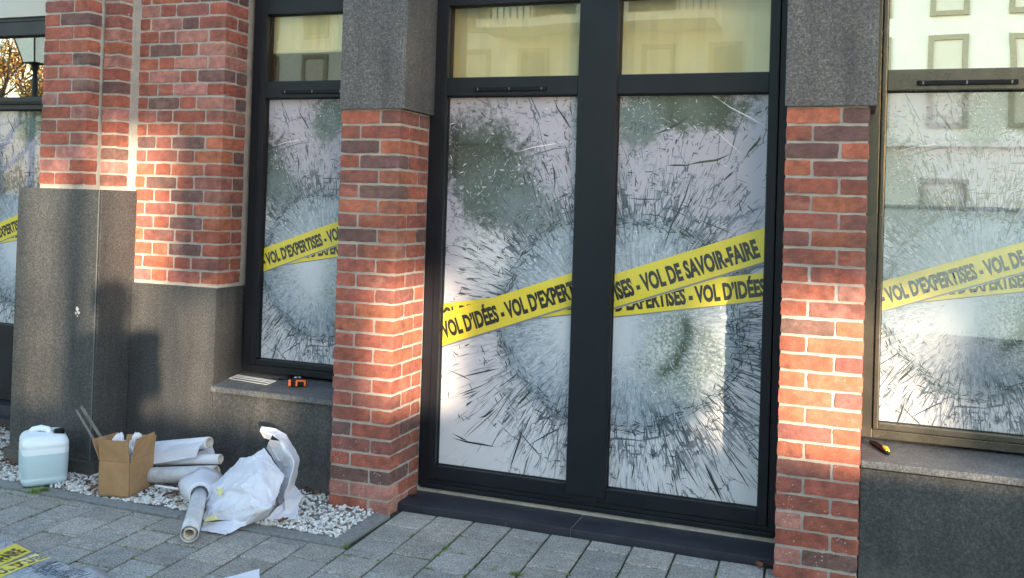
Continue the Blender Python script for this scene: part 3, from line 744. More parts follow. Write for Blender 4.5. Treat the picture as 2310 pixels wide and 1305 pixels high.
# ------------------------------------------------------------------ ground, pavement, kerb, gravel
def px(u, v, ax, val):
    """point of the plane x|y|z = val seen at photo position (u, v)"""
    du, dv = u - CX, v - CY
    d = fw + rt * ((du * c_ + dv * s_) / F_PX) - up * ((-du * s_ + dv * c_) / F_PX)
    t = (val - cam.location[ax]) / d[ax]
    return Vector(cam.location) + d * t
def asphalt():
    m, n, l, p = nodes_of('asphalt'); tc = n.new('ShaderNodeTexCoord').outputs['Object']
    a = nz(n, l, 60, 4, .7, tc); b = nz(n, l, .6, 4, .6, tc)
    c = ramp(n, l, a, [(.3, .03), (.7, .075)]); c = mixc(n, l, 1, c, ramp(n, l, b, [(.3, .8), (.7, 1.2)]), 'MULTIPLY')
    l.new(c, p.inputs['Base Color']); p.inputs['Roughness'].default_value = .9; bump(n, l, p, a, .4, .006); return m
bm = bmesh.new(); f = bm.faces.new([bm.verts.new(c) for c in ((-250, -250, -.03), (250, -250, -.03), (250, 250, -.03), (-250, 250, -.03))])
tag(link('ground', bm, asphalt(), recalc=False), kind='structure')
def joint_mat():
    m, n, l, p = nodes_of('joint_earth_and_moss'); tc = n.new('ShaderNodeTexCoord').outputs['Object']
    a = nz(n, l, 5, 4, .6, tc); b = nz(n, l, 120, 3, .6, tc)
    c = mixc(n, l, ramp(n, l, a, [(.45, 0), (.58, 1)]), (.028, .025, .02), (.035, .055, .014))
    c = mixc(n, l, 1, c, ramp(n, l, b, [(.3, .6), (.7, 1.4)]), 'MULTIPLY')
    l.new(c, p.inputs['Base Color']); p.inputs['Roughness'].default_value = 1; bump(n, l, p, b, .6, .005); return m
M_JOINT = joint_mat()
bm = bmesh.new(); f = bm.faces.new([bm.verts.new(c) for c in ((-9, -5, -.0085), (4, -5, -.0085), (4, .33, -.0085), (-9, .33, -.0085))])
tag(link('joint_bed', bm, M_JOINT, recalc=False), kind='structure')
def paver_mat():
    m, n, l, p = nodes_of('concrete_paver'); tc = n.new('ShaderNodeTexCoord').outputs['Object']
    at = n.new('ShaderNodeAttribute'); at.attribute_name = 'tone'
    a = nz(n, l, 120, 4, .85, tc); b = nz(n, l, 6, 5, .6, tc); c2 = nz(n, l, 24, 4, .6, tc)
    c = ramp(n, l, a, [(.34, (.10, .092, .082)), (.5, (.275, .255, .228)), (.66, (.54, .505, .455))])
    c = mixc(n, l, 1, c, ramp(n, l, b, [(.3, .82), (.7, 1.15)]), 'MULTIPLY')
    c = mixc(n, l, 1, c, ramp(n, l, c2, [(.3, .88), (.7, 1.1)]), 'MULTIPLY')
    c = mixc(n, l, 1, c, at.outputs['Color'], 'MULTIPLY')
    l.new(c, p.inputs['Base Color']); p.inputs['Roughness'].default_value = .92; bump(n, l, p, a, .5, .003); return m
def pavers():
    rnd = random.Random(4); bm = bmesh.new(); lay = bm.loops.layers.float_color.new('tone')
    def sk(x, y): return x - .035 * (y + .7)
    g = .0045
    for k in range(-32, 30):
        xa, xb = -2.456 + .197 * k, -2.456 + .197 * (k + 1)
        y = (-.02 if k % 2 else -.115) + .21
        n_ = 0
        while y > -4.6:
            ya, yb = y - .21, y; y -= .21
            corner_x = -2.10
            ytop = -.478 if xa < -2.13 else (.095 if xa > -2.3 else -.478)
            if xa < -2.2 and ya > -.478: continue
            if ya > .095: continue
            yb_ = min(yb, -.479 if xb < -2.05 else .093)
            if xa < -2.10 < xb or abs(xb + 2.08) < .03:
                yb_ = min(yb, -.10) if xa > -2.13 else min(yb, -.479)
            if yb_ - ya < .03: continue
            xl = xa
            if ya > -.52 and xa < -2.09: xl = max(xa, -2.092)
            if xb - xl < .03: continue
            z = rnd.uniform(-.0022, .0022); tx, ty = rnd.uniform(-.010, .010), rnd.uniform(-.010, .010)
            cx_, cy_ = (xl + xb) / 2, (ya + yb_) / 2; t = rnd.uniform(.84, 1.12); w = rnd.uniform(.97, 1.03)
            def ring(e, zz):
                return [bm.verts.new((sk(X, Y) + rnd.uniform(-.0008, .0008), Y + rnd.uniform(-.0008, .0008), z + zz + tx * (X - cx_) + ty * (Y - cy_))) for X, Y in ((xl + g + e, ya + g + e), (xb - g - e, ya + g + e), (xb - g - e, yb_ - g - e), (xl + g + e, yb_ - g - e))]
            r0, r1, r2 = ring(0, -.02), ring(0, -.0045), ring(.004, 0)
            fs = [bm.faces.new(r2)]
            for A, B_ in ((r0, r1), (r1, r2)):
                for i in range(4): fs.append(bm.faces.new((A[i], A[(i + 1) % 4], B_[(i + 1) % 4], B_[i])))
            for f in fs:
                for lp in f.loops: lp[lay] = (t * w, t, t / w, 1)
    o = link('pavement', bm, paver_mat()); tag(o, kind='structure')
pavers()
M_KERB = simple('kerb_concrete', (.20, .20, .19), .9, 0, .25, 60, .4)
bm = bmesh.new()
x = -8.0; rnd = random.Random(8)
while x < -2.2:
    x2 = min(x + 1.0, -2.096)
    if x2 > -2.4: x2 = -2.096
    a = -.482 + .035 * max(0, (x + 2.1)) * 0; box(bm, x + .002, x2 - .002, -.474, -.394, -.1, .008 + rnd.uniform(-.002, .002), 0, .006); x = x2
box(bm, -2.180, -2.098, -.391, -.012, -.1, .007, 0, .006)
tag(link('kerb', bm, M_KERB), kind='structure')
bm = bmesh.new(); f = bm.faces.new([bm.verts.new(c) for c in ((-8, -.40, -.004), (-2.17, -.40, -.004), (-2.17, .5, -.004), (-8, .5, -.004))])
tag(link('bed_soil', bm, simple('bed_soil', (.30, .28, .26), 1, 0, .4, 50, .4), recalc=False), kind='structure')
def gravel():
    rnd = random.Random(9); base = bmesh.new(); bmesh.ops.create_icosphere(base, subdivisions=1, radius=1)
    bv = [v.co.copy() for v in base.verts]; bf = [[v.index for v in f.verts] for f in base.faces]; base.free()
    vs, fs, cols = [], [], []
    def stone(x, y, z, r):
        q = Matrix.Rotation(rnd.uniform(0, 6.3), 3, 'Z') @ Matrix.Rotation(rnd.uniform(-.6, .6), 3, 'X')
        sc = Vector((rnd.uniform(.85, 1.35), rnd.uniform(.7, 1.0), rnd.uniform(.55, .8)))
        o = len(vs); off = rnd.uniform(0, 99)
        for v in bv:
            p = Vector((v.x * sc.x, v.y * sc.y, v.z * sc.z)) * r * (1 + .28 * noise.noise(v * 1.7 + Vector((off, 0, 0))))
            p = q @ p; vs.append((x + p.x, y + p.y, z + p.z))
        for f in bf: fs.append([i + o for i in f])
        k = rnd.random(); c = (.74, .72, .70) if k < .62 else ((.60, .56, .52) if k < .85 else ((.42, .38, .34) if k < .96 else (.30, .22, .18)))
        t = rnd.uniform(.85, 1.08); cols.extend([(c[0] * t, c[1] * t, c[2] * t, 1)] * (len(bf) * 3))
    def free(x, y):
        if x > -2.475 and y > -.012: return False
        if -4.49 < x < -3.82 and y > -.165: return False
        if x >= -3.9 and y > .10: return False
        return True
    def heap(x, y):   # bed surface
        h = .006 + .010 * noise.noise(Vector((x * 3, y * 3, 0)))
        return h + .008 * min(1, max(0, (y + .36) / .2))
    y = -.385
    n = 0
    while n < 7600:
        x = -5.6 + 3.42 * rnd.random(); y = -.388 + .86 * rnd.random() ** 1.25
        if x > -3.9 and y > .1: continue
        if not free(x, y): continue
        lift = 0 if n < 4000 else .007
        stone(x, y, heap(x, y) + lift * rnd.random(), rnd.uniform(.0055, .0108)); n += 1
    me = bpy.data.meshes.new('gravel_bed'); me.from_pydata(vs, [], fs)
    ca = me.color_attributes.new('tone', 'FLOAT_COLOR', 'CORNER')
    flat = [c for q in cols for c in q]; ca.data.foreach_set('color', flat)
    m, nn, l, p = nodes_of('white_marble_chips'); at = nn.new('ShaderNodeAttribute'); at.attribute_name = 'tone'
    tc = nn.new('ShaderNodeTexCoord').outputs['Object']
    l.new(mixc(nn, l, 1, at.outputs['Color'], ramp(nn, l, nz(nn, l, 90, 3, .6, tc), [(.3, .85), (.7, 1.08)]), 'MULTIPLY'), p.inputs['Base Color'])
    p.inputs['Roughness'].default_value = .7
    me.materials.append(m); o = bpy.data.objects.new('gravel_bed', me); COL.objects.link(o)
    tag(o, 'bed of small white marble chips along the wall', 'gravel', kind='stuff')
gravel()
def grass():
    rnd = random.Random(12); bm = bmesh.new()
    def tuft(x, y, n, h, sp):
        for _ in range(n):
            a = rnd.uniform(0, 6.3); r = abs(rnd.gauss(0, sp)); bx_, by_ = x + r * math.cos(a), y + r * math.sin(a) * .6
            hh = h * rnd.uniform(.4, 1.1); b = rnd.uniform(0, 6.3); ln = rnd.uniform(.3, 1.3) * hh; w = rnd.uniform(.0008, .0016)
            d = Vector((math.cos(b), math.sin(b), 0)); s = Vector((-d.y, d.x, 0)) * w
            p0 = Vector((bx_, by_, -.004)); p1 = p0 + Vector((0, 0, hh * .7)) + d * ln * .4; p2 = p0 + Vector((0, 0, hh)) + d * ln
            v = [bm.verts.new(c) for c in (p0 - s, p0 + s, p1 + s * .7, p1 - s * .7, p2)]
            f = bm.faces.new((v[0], v[1], v[2], v[3])); f2 = bm.faces.new((v[3], v[2], v[4])); mi = rnd.choice((0, 0, 1)); f.material_index = mi; f2.material_index = mi
    def spot(u, v, n, h, sp):
        p = px(u, v, 2, 0); tuft(p.x, p.y, n, h, sp)
    spot(80, 1112, 320, .026, .035); spot(100, 1110, 200, .028, .02); spot(240, 1137, 60, .014, .02); spot(275, 1158, 30, .012, .015)
    spot(778, 1232, 60, .016, .02); spot(785, 1255, 50, .013, .02); spot(1165, 1297, 90, .022, .022); spot(1052, 1300, 40, .016, .015); spot(1113, 1285, 40, .012, .02)
    spot(1245, 1282, 40, .013, .02); spot(1285, 1298, 40, .014, .015); spot(990, 1255, 60, .015, .02); spot(1006, 1238, 70, .015, .015); spot(935, 1208, 40, .014, .012); spot(955, 1215, 25, .01, .01)
    spot(965, 1285, 60, .014, .015); spot(1040, 1250, 50, .012, .03); spot(350, 1160, 30, .010, .02); spot(560, 1200, 30, .01, .02)
    # creeping along the joints
    for _ in range(2600):
        k = rnd.randint(-14, 12); xx = -2.456 + .197 * k
        if rnd.random() < .55:
            yy = rnd.uniform(-1.6, .05); X = xx - .035 * (yy + .7)
        else:
            row = rnd.randint(0, 7); yy = (-.02 if k % 2 else -.115) - .21 * row; X = xx + rnd.uniform(0, .197) - .035 * (yy + .7)
        if X < -2.07 and yy > -.49: continue
        nn = noise.noise(Vector((X * 1.9, yy * 1.9, 3)))
        if nn < .02: continue
        tuft(X, yy, rnd.randint(3, 7), .010, .005)
    o = link('grass', bm, [simple('grass_blade', (.13, .23, .035), .8, 0, .3, 20), simple('grass_blade_dry', (.17, .19, .05), .8, 0, .3, 20)], recalc=False)
    tag(o, 'short grass and moss growing in the paving joints', 'grass', kind='stuff')
grass()
# ------------------------------------------------------------------ fallen leaves
M_LEAF = [simple('leaf_brown', (.17, .065, .03), .75, 0, .3, 60), simple('leaf_orange', (.50, .23, .06), .7, 0, .25, 60), simple('leaf_dark', (.07, .035, .022), .8, 0, .3, 60)]
def leaf(loc, size, mat, rz, label, yellow=None, group='fallen autumn leaves'):
    rnd = random.Random(int(abs(loc.x * 1000) + abs(loc.y * 777))); bm = bmesh.new(); n = 8
    L, Rr, Cc = [], [], []
    for i in range(n + 1):
        t = i / n; w = math.sin(math.pi * min(1, t * .98 + .01)) ** .7 * .36 * (1 + .18 * math.sin(i * 2.4))
        x = (t - .5) * size; z = .004 + size * .18 * math.sin(t * 3.0 + 1) * rnd.uniform(.7, 1.2) * .6 + size * .1
        cu = size * rnd.uniform(.10, .26)
        Cc.append(bm.verts.new((x, 0, z))); L.append(bm.verts.new((x, w * size, z + cu))); Rr.append(bm.verts.new((x, -w * size, z + cu * .6)))
    for i in range(n):
        bm.faces.new((Cc[i], Cc[i + 1], L[i + 1], L[i])); bm.faces.new((Cc[i], Rr[i], Rr[i + 1], Cc[i + 1]))
    tube(bm, [(-size * .5, 0, .006), (-size * .75, size * .05, .003)], size * .015, 5)
    bm.transform(Matrix.Translation(loc) @ Matrix.Rotation(rz, 4, 'Z'))
    o = link('fallen_leaf', bm, mat, smooth=True); tag(o, label, 'leaf', group)
rl = random.Random(3)
def lf(u, v, z, s, m, label): leaf(px(u, v, 2, z), s, M_LEAF[m], rl.uniform(0, 6.3), label)
lf(1143, 1186, .0, .030, 1, 'small orange leaf on the pavers below the left half of the doorstep')
lf(1300, 1206, .0, .028, 1, 'small tan leaf on the pavers under the joint of the doorstep slabs')
lf(1455, 1232, .0, .026, 1, 'small orange leaf against the right half of the doorstep')
lf(1033, 1167, .0, .026, 0, 'brown leaf scrap tucked under the left end of the doorstep front')
lf(935, 1120, .036, .045, 0, 'red brown leaf in the left back corner of the doorstep')
for i, (u, v, t) in enumerate(((1722, 1272, 'brown leaf in the middle of the heap at the foot of the right pier'), (1735, 1280, 'dark leaf lowest in the heap at the foot of the right pier'),
                               (1712, 1281, 'brown leaf furthest from the right pier in the heap at its foot'), (1738, 1268, 'dark leaf touching the doorstep in the heap by the right pier'))):
    lf(u, v, .004, .045, i % 2 * 2, t)
for i, (u, v, t) in enumerate(((5, 968, 'brown leaf against the blue stone step at the left edge'), (18, 975, 'dark leaf between the stone step and the tall plinth'), (3, 985, 'brown leaf on the front of the leaf pile by the stone step'),
                               (14, 1018, 'brown leaf beside the plinth skirting, upper one of two'), (3, 1020, 'dark leaf at the very left edge, level with the skirting top'),
                               (8, 1045, 'brown leaf on the stones left of the canister'), (24, 1052, 'brown leaf touching the canister on its left'))):
    lf(u, v, .018, .055, (0, 2, 0)[i % 3], t)
for u, v, s, m, t in ((377, 1122, .05, 0, 'brown leaf on the white stones between the box and the paper rolls'), (398, 1118, .055, 0, 'reddish leaf on the white stones just left of the upright roll'),
                      (403, 1138, .04, 0, 'small russet leaf on the stones beside the kerb'), (213, 1108, .06, 0, 'brown leaf against the left side of the cardboard box'),
                      (640, 1180, .05, 0, 'curled brown leaf under the right end of the crumpled paper'), (700, 1108, .05, 2, 'dark leaf at the foot of the low wall beside the pier'),
                      (716, 1116, .045, 0, 'brown leaf touching the left foot of the brick pier'), (668, 1098, .045, 0, 'brown leaf on the stones right of the paper heap'),
                      (200, 1092, .05, 2, 'dark leaf behind the box at the plinth skirting')):
    lf(u, v, .02, s, m, t)
bm = bmesh.new(); q = px(782, 1140, 1, -.004); box(bm, q.x - .025, q.x + .025, -.018, -.012, .008, .016, 0, .002)
o = link('plastic_offcut', bm, simple('yellow_offcut', (.75, .5, .04), .5)); o.rotation_euler = (0, 0, 0); tag(o, 'tiny yellow strip leaning on the foot of the brick pier', 'offcut')

# ------------------------------------------------------------------ white canister
def canister():
    c0 = Vector((-4.015, -.315, .012)); rz = R(-38)
    r = root('jerrycan', c0, 'translucent white plastic canister with black cap, half full, on the white stones', 'jerrycan', rz=rz)
    m, n, l, p = nodes_of('translucent_plastic'); tc = n.new('ShaderNodeTexCoord').outputs['Object']
    sxyz = n.new('ShaderNodeSeparateXYZ'); l.new(tc, sxyz.inputs[0]); l.new(ramp(n, l, mathn(n, l, 'MULTIPLY', sxyz.outputs[2], 3.0), [(.0, (.62, .75, .80)), (.488, (.55, .69, .75)), (.494, (.86, .91, .97)), (1, (.88, .92, .97))]), p.inputs['Base Color']); p.inputs['Roughness'].default_value = .35
    p.inputs['Subsurface Weight'].default_value = .35; p.inputs['Subsurface Radius'].default_value = (.03, .03, .03); p.inputs['Subsurface Scale'].default_value = .6
    t = n.new('ShaderNodeBsdfTransparent'); t.inputs[0].default_value = (.9, .95, 1, 1); mx = n.new('ShaderNodeMixShader'); mx.inputs[0].default_value = .12
    l.new(p.outputs[0], mx.inputs[1]); l.new(t.outputs[0], mx.inputs[2]); l.new(mx.outputs[0], n['Material Output'].inputs['Surface'])
    bump(n, l, p, nz(n, l, 14, 2, .5, tc), .2, .01)
    def body(w, d, h0, h1, prof, e=0):
        bm = bmesh.new(); rings = []
        for z, k in prof:
            ring = []
            ww, dd, rr_ = w / 2 * k - e, d / 2 * k - e, .035
            for cx_, cy_, a0 in ((ww - rr_, dd - rr_, 0), (-ww + rr_, dd - rr_, 90), (-ww + rr_, -dd + rr_, 180), (ww - rr_, -dd + rr_, 270)):
                for i in range(5):
                    a = R(a0 + i * 22.5); ring.append(bm.verts.new((cx_ + rr_ * math.cos(a), cy_ + rr_ * math.sin(a), z)))
            rings.append(ring)
        for A, B_ in zip(rings, rings[1:]):
            for i in range(len(A)): bm.faces.new((A[i], A[(i + 1) % len(A)], B_[(i + 1) % len(A)], B_[i]))
        bm.faces.new(rings[0]); bm.faces.new(rings[-1]); return bm
    mw = Matrix.Translation(c0) @ Matrix.Rotation(rz, 4, 'Z')
    W_, D_, H_ = .262, .222, .27
    bm = body(W_, D_, 0, H_, [(0, .88), (.008, .95), (.025, .99), (.036, .985), (.042, .97), (.048, .985), (.12, 1), (.190, 1.0), (.196, .985), (.202, 1.0), (.218, .985), (.234, .93), (.247, .82), (.254, .66)]); bm.transform(mw)
    link('body', bm, m, r, smooth=True)
    bm = body(W_, D_, 0, H_, [(.004, .93), (.03, .975), (.165, .975), (.1651, .975)], .003); bm.transform(mw)
    liq = simple('bluish_liquid', (.09, .30, .36), .2, 0, .05, 3)
    link('liquid', bm, liq, r)
    bm = bmesh.new(); hd = Vector((math.cos(R(38)), math.sin(R(38)), 0))
    pts = [Vector((-.05, -.07, .238)), Vector((-.035, -.05, .262)), Vector((-.01, -.015, .274)), Vector((.01, .015, .268)), Vector((.02, .03, .244))]
    tube(bm, pts, [.016, .017, .016, .016, .018], 12); bm.transform(mw); link('handle', bm, m, r, smooth=True)
    bm = bmesh.new(); c = Vector((.046, .066, .240)); 
    tube(bm, [c, c + Vector((0, 0, .018))], .022, 20); bm.transform(mw); link('spout', bm, m, r, smooth=True)
    bm = bmesh.new(); n_ = 28
    rg = []
    for z, rr_ in ((.270, .026), (.290, .026), (.294, .023)):
        rg.append([bm.verts.new(c + Vector((rr_ * (1 + (.03 if i % 2 else 0)) * math.cos(i * 2 * math.pi / n_), rr_ * (1 + (.03 if i % 2 else 0)) * math.sin(i * 2 * math.pi / n_), z - .262))) for i in range(n_)])
    for A, B_ in zip(rg, rg[1:]):
        for i in range(n_): bm.faces.new((A[i], A[(i + 1) % n_], B_[(i + 1) % n_], B_[i]))
    bm.faces.new(rg[-1]); bm.faces.new(rg[0]); bm.transform(mw); link('cap', bm, M_BLACK, r)
canister()
# ------------------------------------------------------------------ cardboard box
def cardboard():
    m, n, l, p = nodes_of('corrugated_cardboard'); tc = n.new('ShaderNodeTexCoord').outputs['Object']
    w = n.new('ShaderNodeTexWave'); w.inputs['Scale'].default_value = 60; w.inputs['Distortion'].default_value = .4; w.bands_direction = 'X'; l.new(tc, w.inputs[0])
    a = nz(n, l, 12, 4, .6, tc)
    c = ramp(n, l, a, [(.3, (.33, .185, .085)), (.7, (.44, .26, .125))]); c = mixc(n, l, .12, c, w.outputs[0], 'MULTIPLY')
    l.new(c, p.inputs['Base Color']); p.inputs['Roughness'].default_value = .85; bump(n, l, p, w.outputs['Fac'], .08, .002); return m
M_CARD = cardboard(); M_PAPER = simple('white_backing_paper', (.84, .83, .88), .5, 0, .05, 6, .05)
def _translu(m):
    n = m.node_tree.nodes; l = m.node_tree.links; t = n.new('ShaderNodeBsdfTranslucent'); t.inputs[0].default_value = (.88, .86, .92, 1); mx = n.new('ShaderNodeMixShader'); mx.inputs[0].default_value = .28
    l.new(n['Principled BSDF'].outputs[0], mx.inputs[1]); l.new(t.outputs[0], mx.inputs[2]); l.new(mx.outputs[0], n['Material Output'].inputs['Surface'])
_translu(M_PAPER)
def slab(bm, pts, th):
    """thin quad with thickness"""
    pts = [Vector(p) for p in pts]; nrm = (pts[1] - pts[0]).cross(pts[3] - pts[0]).normalized() * th
    a = [bm.verts.new(p) for p in pts]; b = [bm.verts.new(p + nrm) for p in pts]
    bm.faces.new(a); bm.faces.new(b[::-1])
    for i in range(4): bm.faces.new((a[i], a[(i + 1) % 4], b[(i + 1) % 4], b[i]))
FL = Vector((-3.560, -.400, .014)); FR = Vector((-3.390, -.368, .014))
ex = (FR - FL).normalized(); ey = Vector((-ex.y, ex.x, 0)); wX = (FR - FL).length; wY = .22; hB = .175
r = root('cardboard_box', FL + ex * wX / 2 + ey * wY / 2, 'open brown cardboard box with upright flaps, stuffed with white paper', 'box', rz=math.atan2(ex.y, ex.x))
def bp(a, b, z): return FL + ex * a + ey * b + Vector((0, 0, z))
bm = bmesh.new(); t = .004
slab(bm, [bp(0, 0, 0), bp(wX, 0, 0), bp(wX, 0, hB), bp(0, 0, hB)], -t); slab(bm, [bp(wX, 0, 0), bp(wX, wY, 0), bp(wX, wY, hB), bp(wX, 0, hB)], -t)
slab(bm, [bp(wX, wY, 0), bp(0, wY, 0), bp(0, wY, hB), bp(wX, wY, hB)], -t); slab(bm, [bp(0, wY, 0), bp(0, 0, 0), bp(0, 0, hB), bp(0, wY, hB)], -t)
slab(bm, [bp(0, 0, .002), bp(wX, 0, .002), bp(wX, wY, .002), bp(0, wY, .002)], t); link('carton', bm, M_CARD, r)
bm = bmesh.new(); slab(bm, [bp(.004, -.001, hB + .002), bp(wX - .006, -.001, hB + .002), bp(wX - .008, -.012, hB + .112), bp(.0, -.012, hB + .108)], -t); link('flap', bm, M_CARD, r)
bm = bmesh.new(); slab(bm, [bp(wX + .001, .004, hB + .002), bp(wX + .001, wY, hB + .002), bp(wX + .004, wY - .004, hB + .108), bp(wX + .012, .030, hB + .114)], -t); link('flap', bm, M_CARD, r)
bm = bmesh.new(); slab(bm, [bp(wX, wY + .001, hB + .002), bp(0, wY + .001, hB + .002), bp(.0, wY + .03, hB + .075), bp(wX, wY + .022, hB + .085)], -t); link('flap', bm, M_CARD, r)
bm = bmesh.new(); slab(bm, [bp(-.001, wY, hB + .002), bp(-.001, .002, hB + .002), bp(-.045, .0, hB + .105), bp(-.035, wY, hB + .09)], -t); link('flap', bm, M_CARD, r)
def crumple(name, c, rx, ry, rz_, seed, label, amp=.35, sub=4, tone=M_PAPER):
    bm = bmesh.new(); bmesh.ops.create_icosphere(bm, subdivisions=sub, radius=1)
    s = Vector((seed * 7.7, 0, 0)); pts_ = [Vector((random.Random(seed * 31 + i).uniform(-1, 1), random.Random(seed * 57 + i).uniform(-1, 1), random.Random(seed * 91 + i).uniform(-1, 1))).normalized() for i in range(26)]
    for v in bm.verts:
        d = sorted((v.co - q_).length for q_ in pts_)[:2]
        f_ = 1 - amp * (1 - min(1, (d[1] - d[0]) * 2.2)) + .18 * noise.noise(v.co * 1.3 + s)
        v.co = Vector((v.co.x * rx, v.co.y * ry, v.co.z * rz_)) * f_ + c
    o = link(name, bm, tone); tag(o, label, 'paper'); return o
crumple('crumpled_paper', bp(.045, .09, .225), .045, .05, .085, 3, 'crumpled white paper sticking up at the left inside the cardboard box')
crumple('crumpled_paper', bp(.125, .12, .220), .036, .05, .095, 8, 'crumpled white paper sticking up in the middle of the cardboard box')
crumple('crumpled_paper', bp(wX - .022, .12, .20), .018, .06, .07, 5, 'white paper edge showing at the right inside the cardboard box')
M_SLAT = simple('grey_wood_slat', (.20, .175, .15), .8, 0, .25, 30, .1)
def slat(a, b, w, label):
    a, b = Vector(a), Vector(b); bm = bmesh.new(); d = (b - a).normalized(); s = d.cross(Vector((0, 1, 0))).normalized() * w; t = Vector((0, .003, 0))
    vs = [[bm.verts.new(p + i * s + j * t) for i, j in ((-1, -1), (1, -1), (1, 1), (-1, 1))] for p in (a, b)]
    for i in range(4): bm.faces.new((vs[0][i], vs[0][(i + 1) % 4], vs[1][(i + 1) % 4], vs[1][i]))
    bm.faces.new(vs[0]); bm.faces.new(vs[1]); o = link('wooden_slat', bm, M_SLAT); tag(o, label, 'slat', 'slats leaning out of the cardboard box')
slat(px(183, 917, 1, -.20), bp(.03, .13, .12), .0075, 'upper grey slat leaning out of the cardboard box')
slat(px(172, 925, 1, -.22), bp(.01, .10, .10), .005, 'lower thinner grey slat leaning out of the cardboard box')
# ------------------------------------------------------------------ paper rolls
M_CORE = simple('roll_core_card', (.58, .50, .43), .85, 0, .1, 30); M_FILMR = None
def printed_back():
    m, n, l, p = nodes_of('grey_printed_roll'); tc = n.new('ShaderNodeTexCoord').outputs['Object']
    a = nz(n, l, 18, 5, .7, tc); b = nz(n, l, 5, 3, .6, tc)
    c = ramp(n, l, a, [(.35, (.42, .42, .44)), (.6, (.60, .60, .63))]); c = mixc(n, l, ramp(n, l, b, [(.5, 0), (.7, .4)]), c, (.45, .40, .30))
    l.new(c, p.inputs['Base Color']); p.inputs['Roughness'].default_value = .35; return m
M_FILMR = printed_back()
def roll(a, b, r0, label, mat, core=None, layers=3, r1=None, name='paper_roll', sub=None):
    """hollow rolled sheet from a to b, open end at b"""
    a, b = Vector(a), Vector(b); d = (b - a).normalized(); u = d.cross(Vector((0, 0, 1))).normalized(); w = u.cross(d); r1 = r1 or r0
    R_ = root(name, (a + b) / 2, label, 'paper roll', 'rolled sheets beside the wall')
    def shell(ra, rb, e, nm, mt, th, ln=0.0):
        bm = bmesh.new(); n_ = 40; rows = []
        L = (b - a).length
        for s in (0, .33, .66, 1):
            for side in (0, 1):
                pass
        st = [0, .25, .5, .75, 1]
        def ringp(t, off, rr_):
            return [bm.verts.new(a + d * (L * t + e) + (u * math.cos(k * 2 * math.pi / n_) + w * math.sin(k * 2 * math.pi / n_)) * rr_ * (1 + .02 * math.sin(3 * k * 2 * math.pi / n_ + t * 5))) for k in range(n_)]
        outer = [ringp(t, 0, ra + (rb - ra) * t) for t in st]; inner = [ringp(t, 0, ra + (rb - ra) * t - th) for t in reversed(st)]
        seq = outer + inner
        for A, B_ in zip(seq, seq[1:] + seq[:1]):
            for k in range(n_): bm.faces.new((A[k], A[(k + 1) % n_], B_[(k + 1) % n_], B_[k]))
        return link(nm, bm, mt, R_, smooth=False)
    o = shell(r0, r1, 0, 'sheet', mat, .0035)
    for p in o.data.polygons: p.use_smooth = True
    if core:
        o2 = shell(core, core, .004, 'core', M_CORE, .004)
        for p in o2.data.polygons: p.use_smooth = True
    for i in range(layers):
        rr_ = r0 - .006 - i * .004
        if core and rr_ < core + .002: break
        if rr_ < .01: break
        shell(rr_, rr_, -.003 * (i + 1), 'inner_sheet', mat, .0012)
    return R_
E1, E2, E3 = px(472, 999, 1, -.055), px(497, 1036, 1, -.08), px(487, 1067, 1, -.13)
roll(Vector((-3.62, -.02, .155)), E1, .031, 'white paper roll lying on top of the stack beside the box', M_PAPER, .026)
roll(Vector((-3.55, -.10, .115)), E2, .026, 'white paper roll in the middle of the stack beside the box', M_PAPER, .0225)
roll(Vector((-3.50, -.175, .060)), E3 + Vector((0, 0, -.003)), .041, 'thick mottled grey roll at the bottom of the stack beside the box', M_FILMR, .036)
roll(px(350, 1096, 1, -.30), px(402, 1104, 1, -.29), .006, 'thin white tube on the stones below the thick roll', M_PAPER, None, 0)
def sheet(name, pts, faces, mats, label, cat, sub=3, amp=.004, th=.0012, smooth=False, group=None, freq=14, mi=None, soft=0):
    bm = bmesh.new(); vs = [bm.verts.new(p) for p in pts]
    for i, f in enumerate(faces):
        g = bm.faces.new([vs[k] for k in f]); g.material_index = mi[i] if mi else 0
    bmesh.ops.recalc_face_normals(bm, faces=bm.faces[:])
    bmesh.ops.triangulate(bm, faces=[f for f in bm.faces if len(f.verts) > 4])
    bmesh.ops.subdivide_edges(bm, edges=bm.edges[:], cuts=sub, use_grid_fill=True)
    bmesh.ops.triangulate(bm, faces=bm.faces[:])
    for _ in range(soft): bmesh.ops.smooth_vert(bm, verts=[v for v in bm.verts if not v.is_boundary], factor=.5, use_axis_x=True, use_axis_y=True, use_axis_z=True)
    for v in bm.verts:
        q_ = v.co.copy(); nn = noise.noise_vector(q_ * freq) * amp + noise.noise_vector(q_ * freq * 3) * amp * .4
        rid = (.5 - abs(noise.noise(q_ * freq * .8 + Vector((9, 3, 1))))) * amp * 1.6
        if soft:
            cr = 0
            for fq, am in ((9, .009), (19, .0035), (44, .0010)):
                w_ = noise.noise(q_ * fq + Vector((fq, 2, 5))); cr += am * (1 - min(1, abs(w_) * 4.5)) ** 2
            nn += Vector((cr * .3, -cr, cr * .6))
        v.co = q_ + nn + Vector((0, -rid, rid * .5))
        if v.co.z < .008: v.co.z = .008 + (v.co.z - .008) * .05
    o = link(name, bm, mats, None, smooth=smooth)
    md = o.modifiers.new('thickness', 'SOLIDIFY'); md.thickness = th; md.offset = 0
    if label: tag(o, label, cat, group)
    return o
def cp(x, y, dy): return px(300 + x / 4.35, 940 + y / 4.35, 1, dy)
def cpz(x, y, z): return px(300 + x / 4.35, 940 + y / 4.35, 2, z)
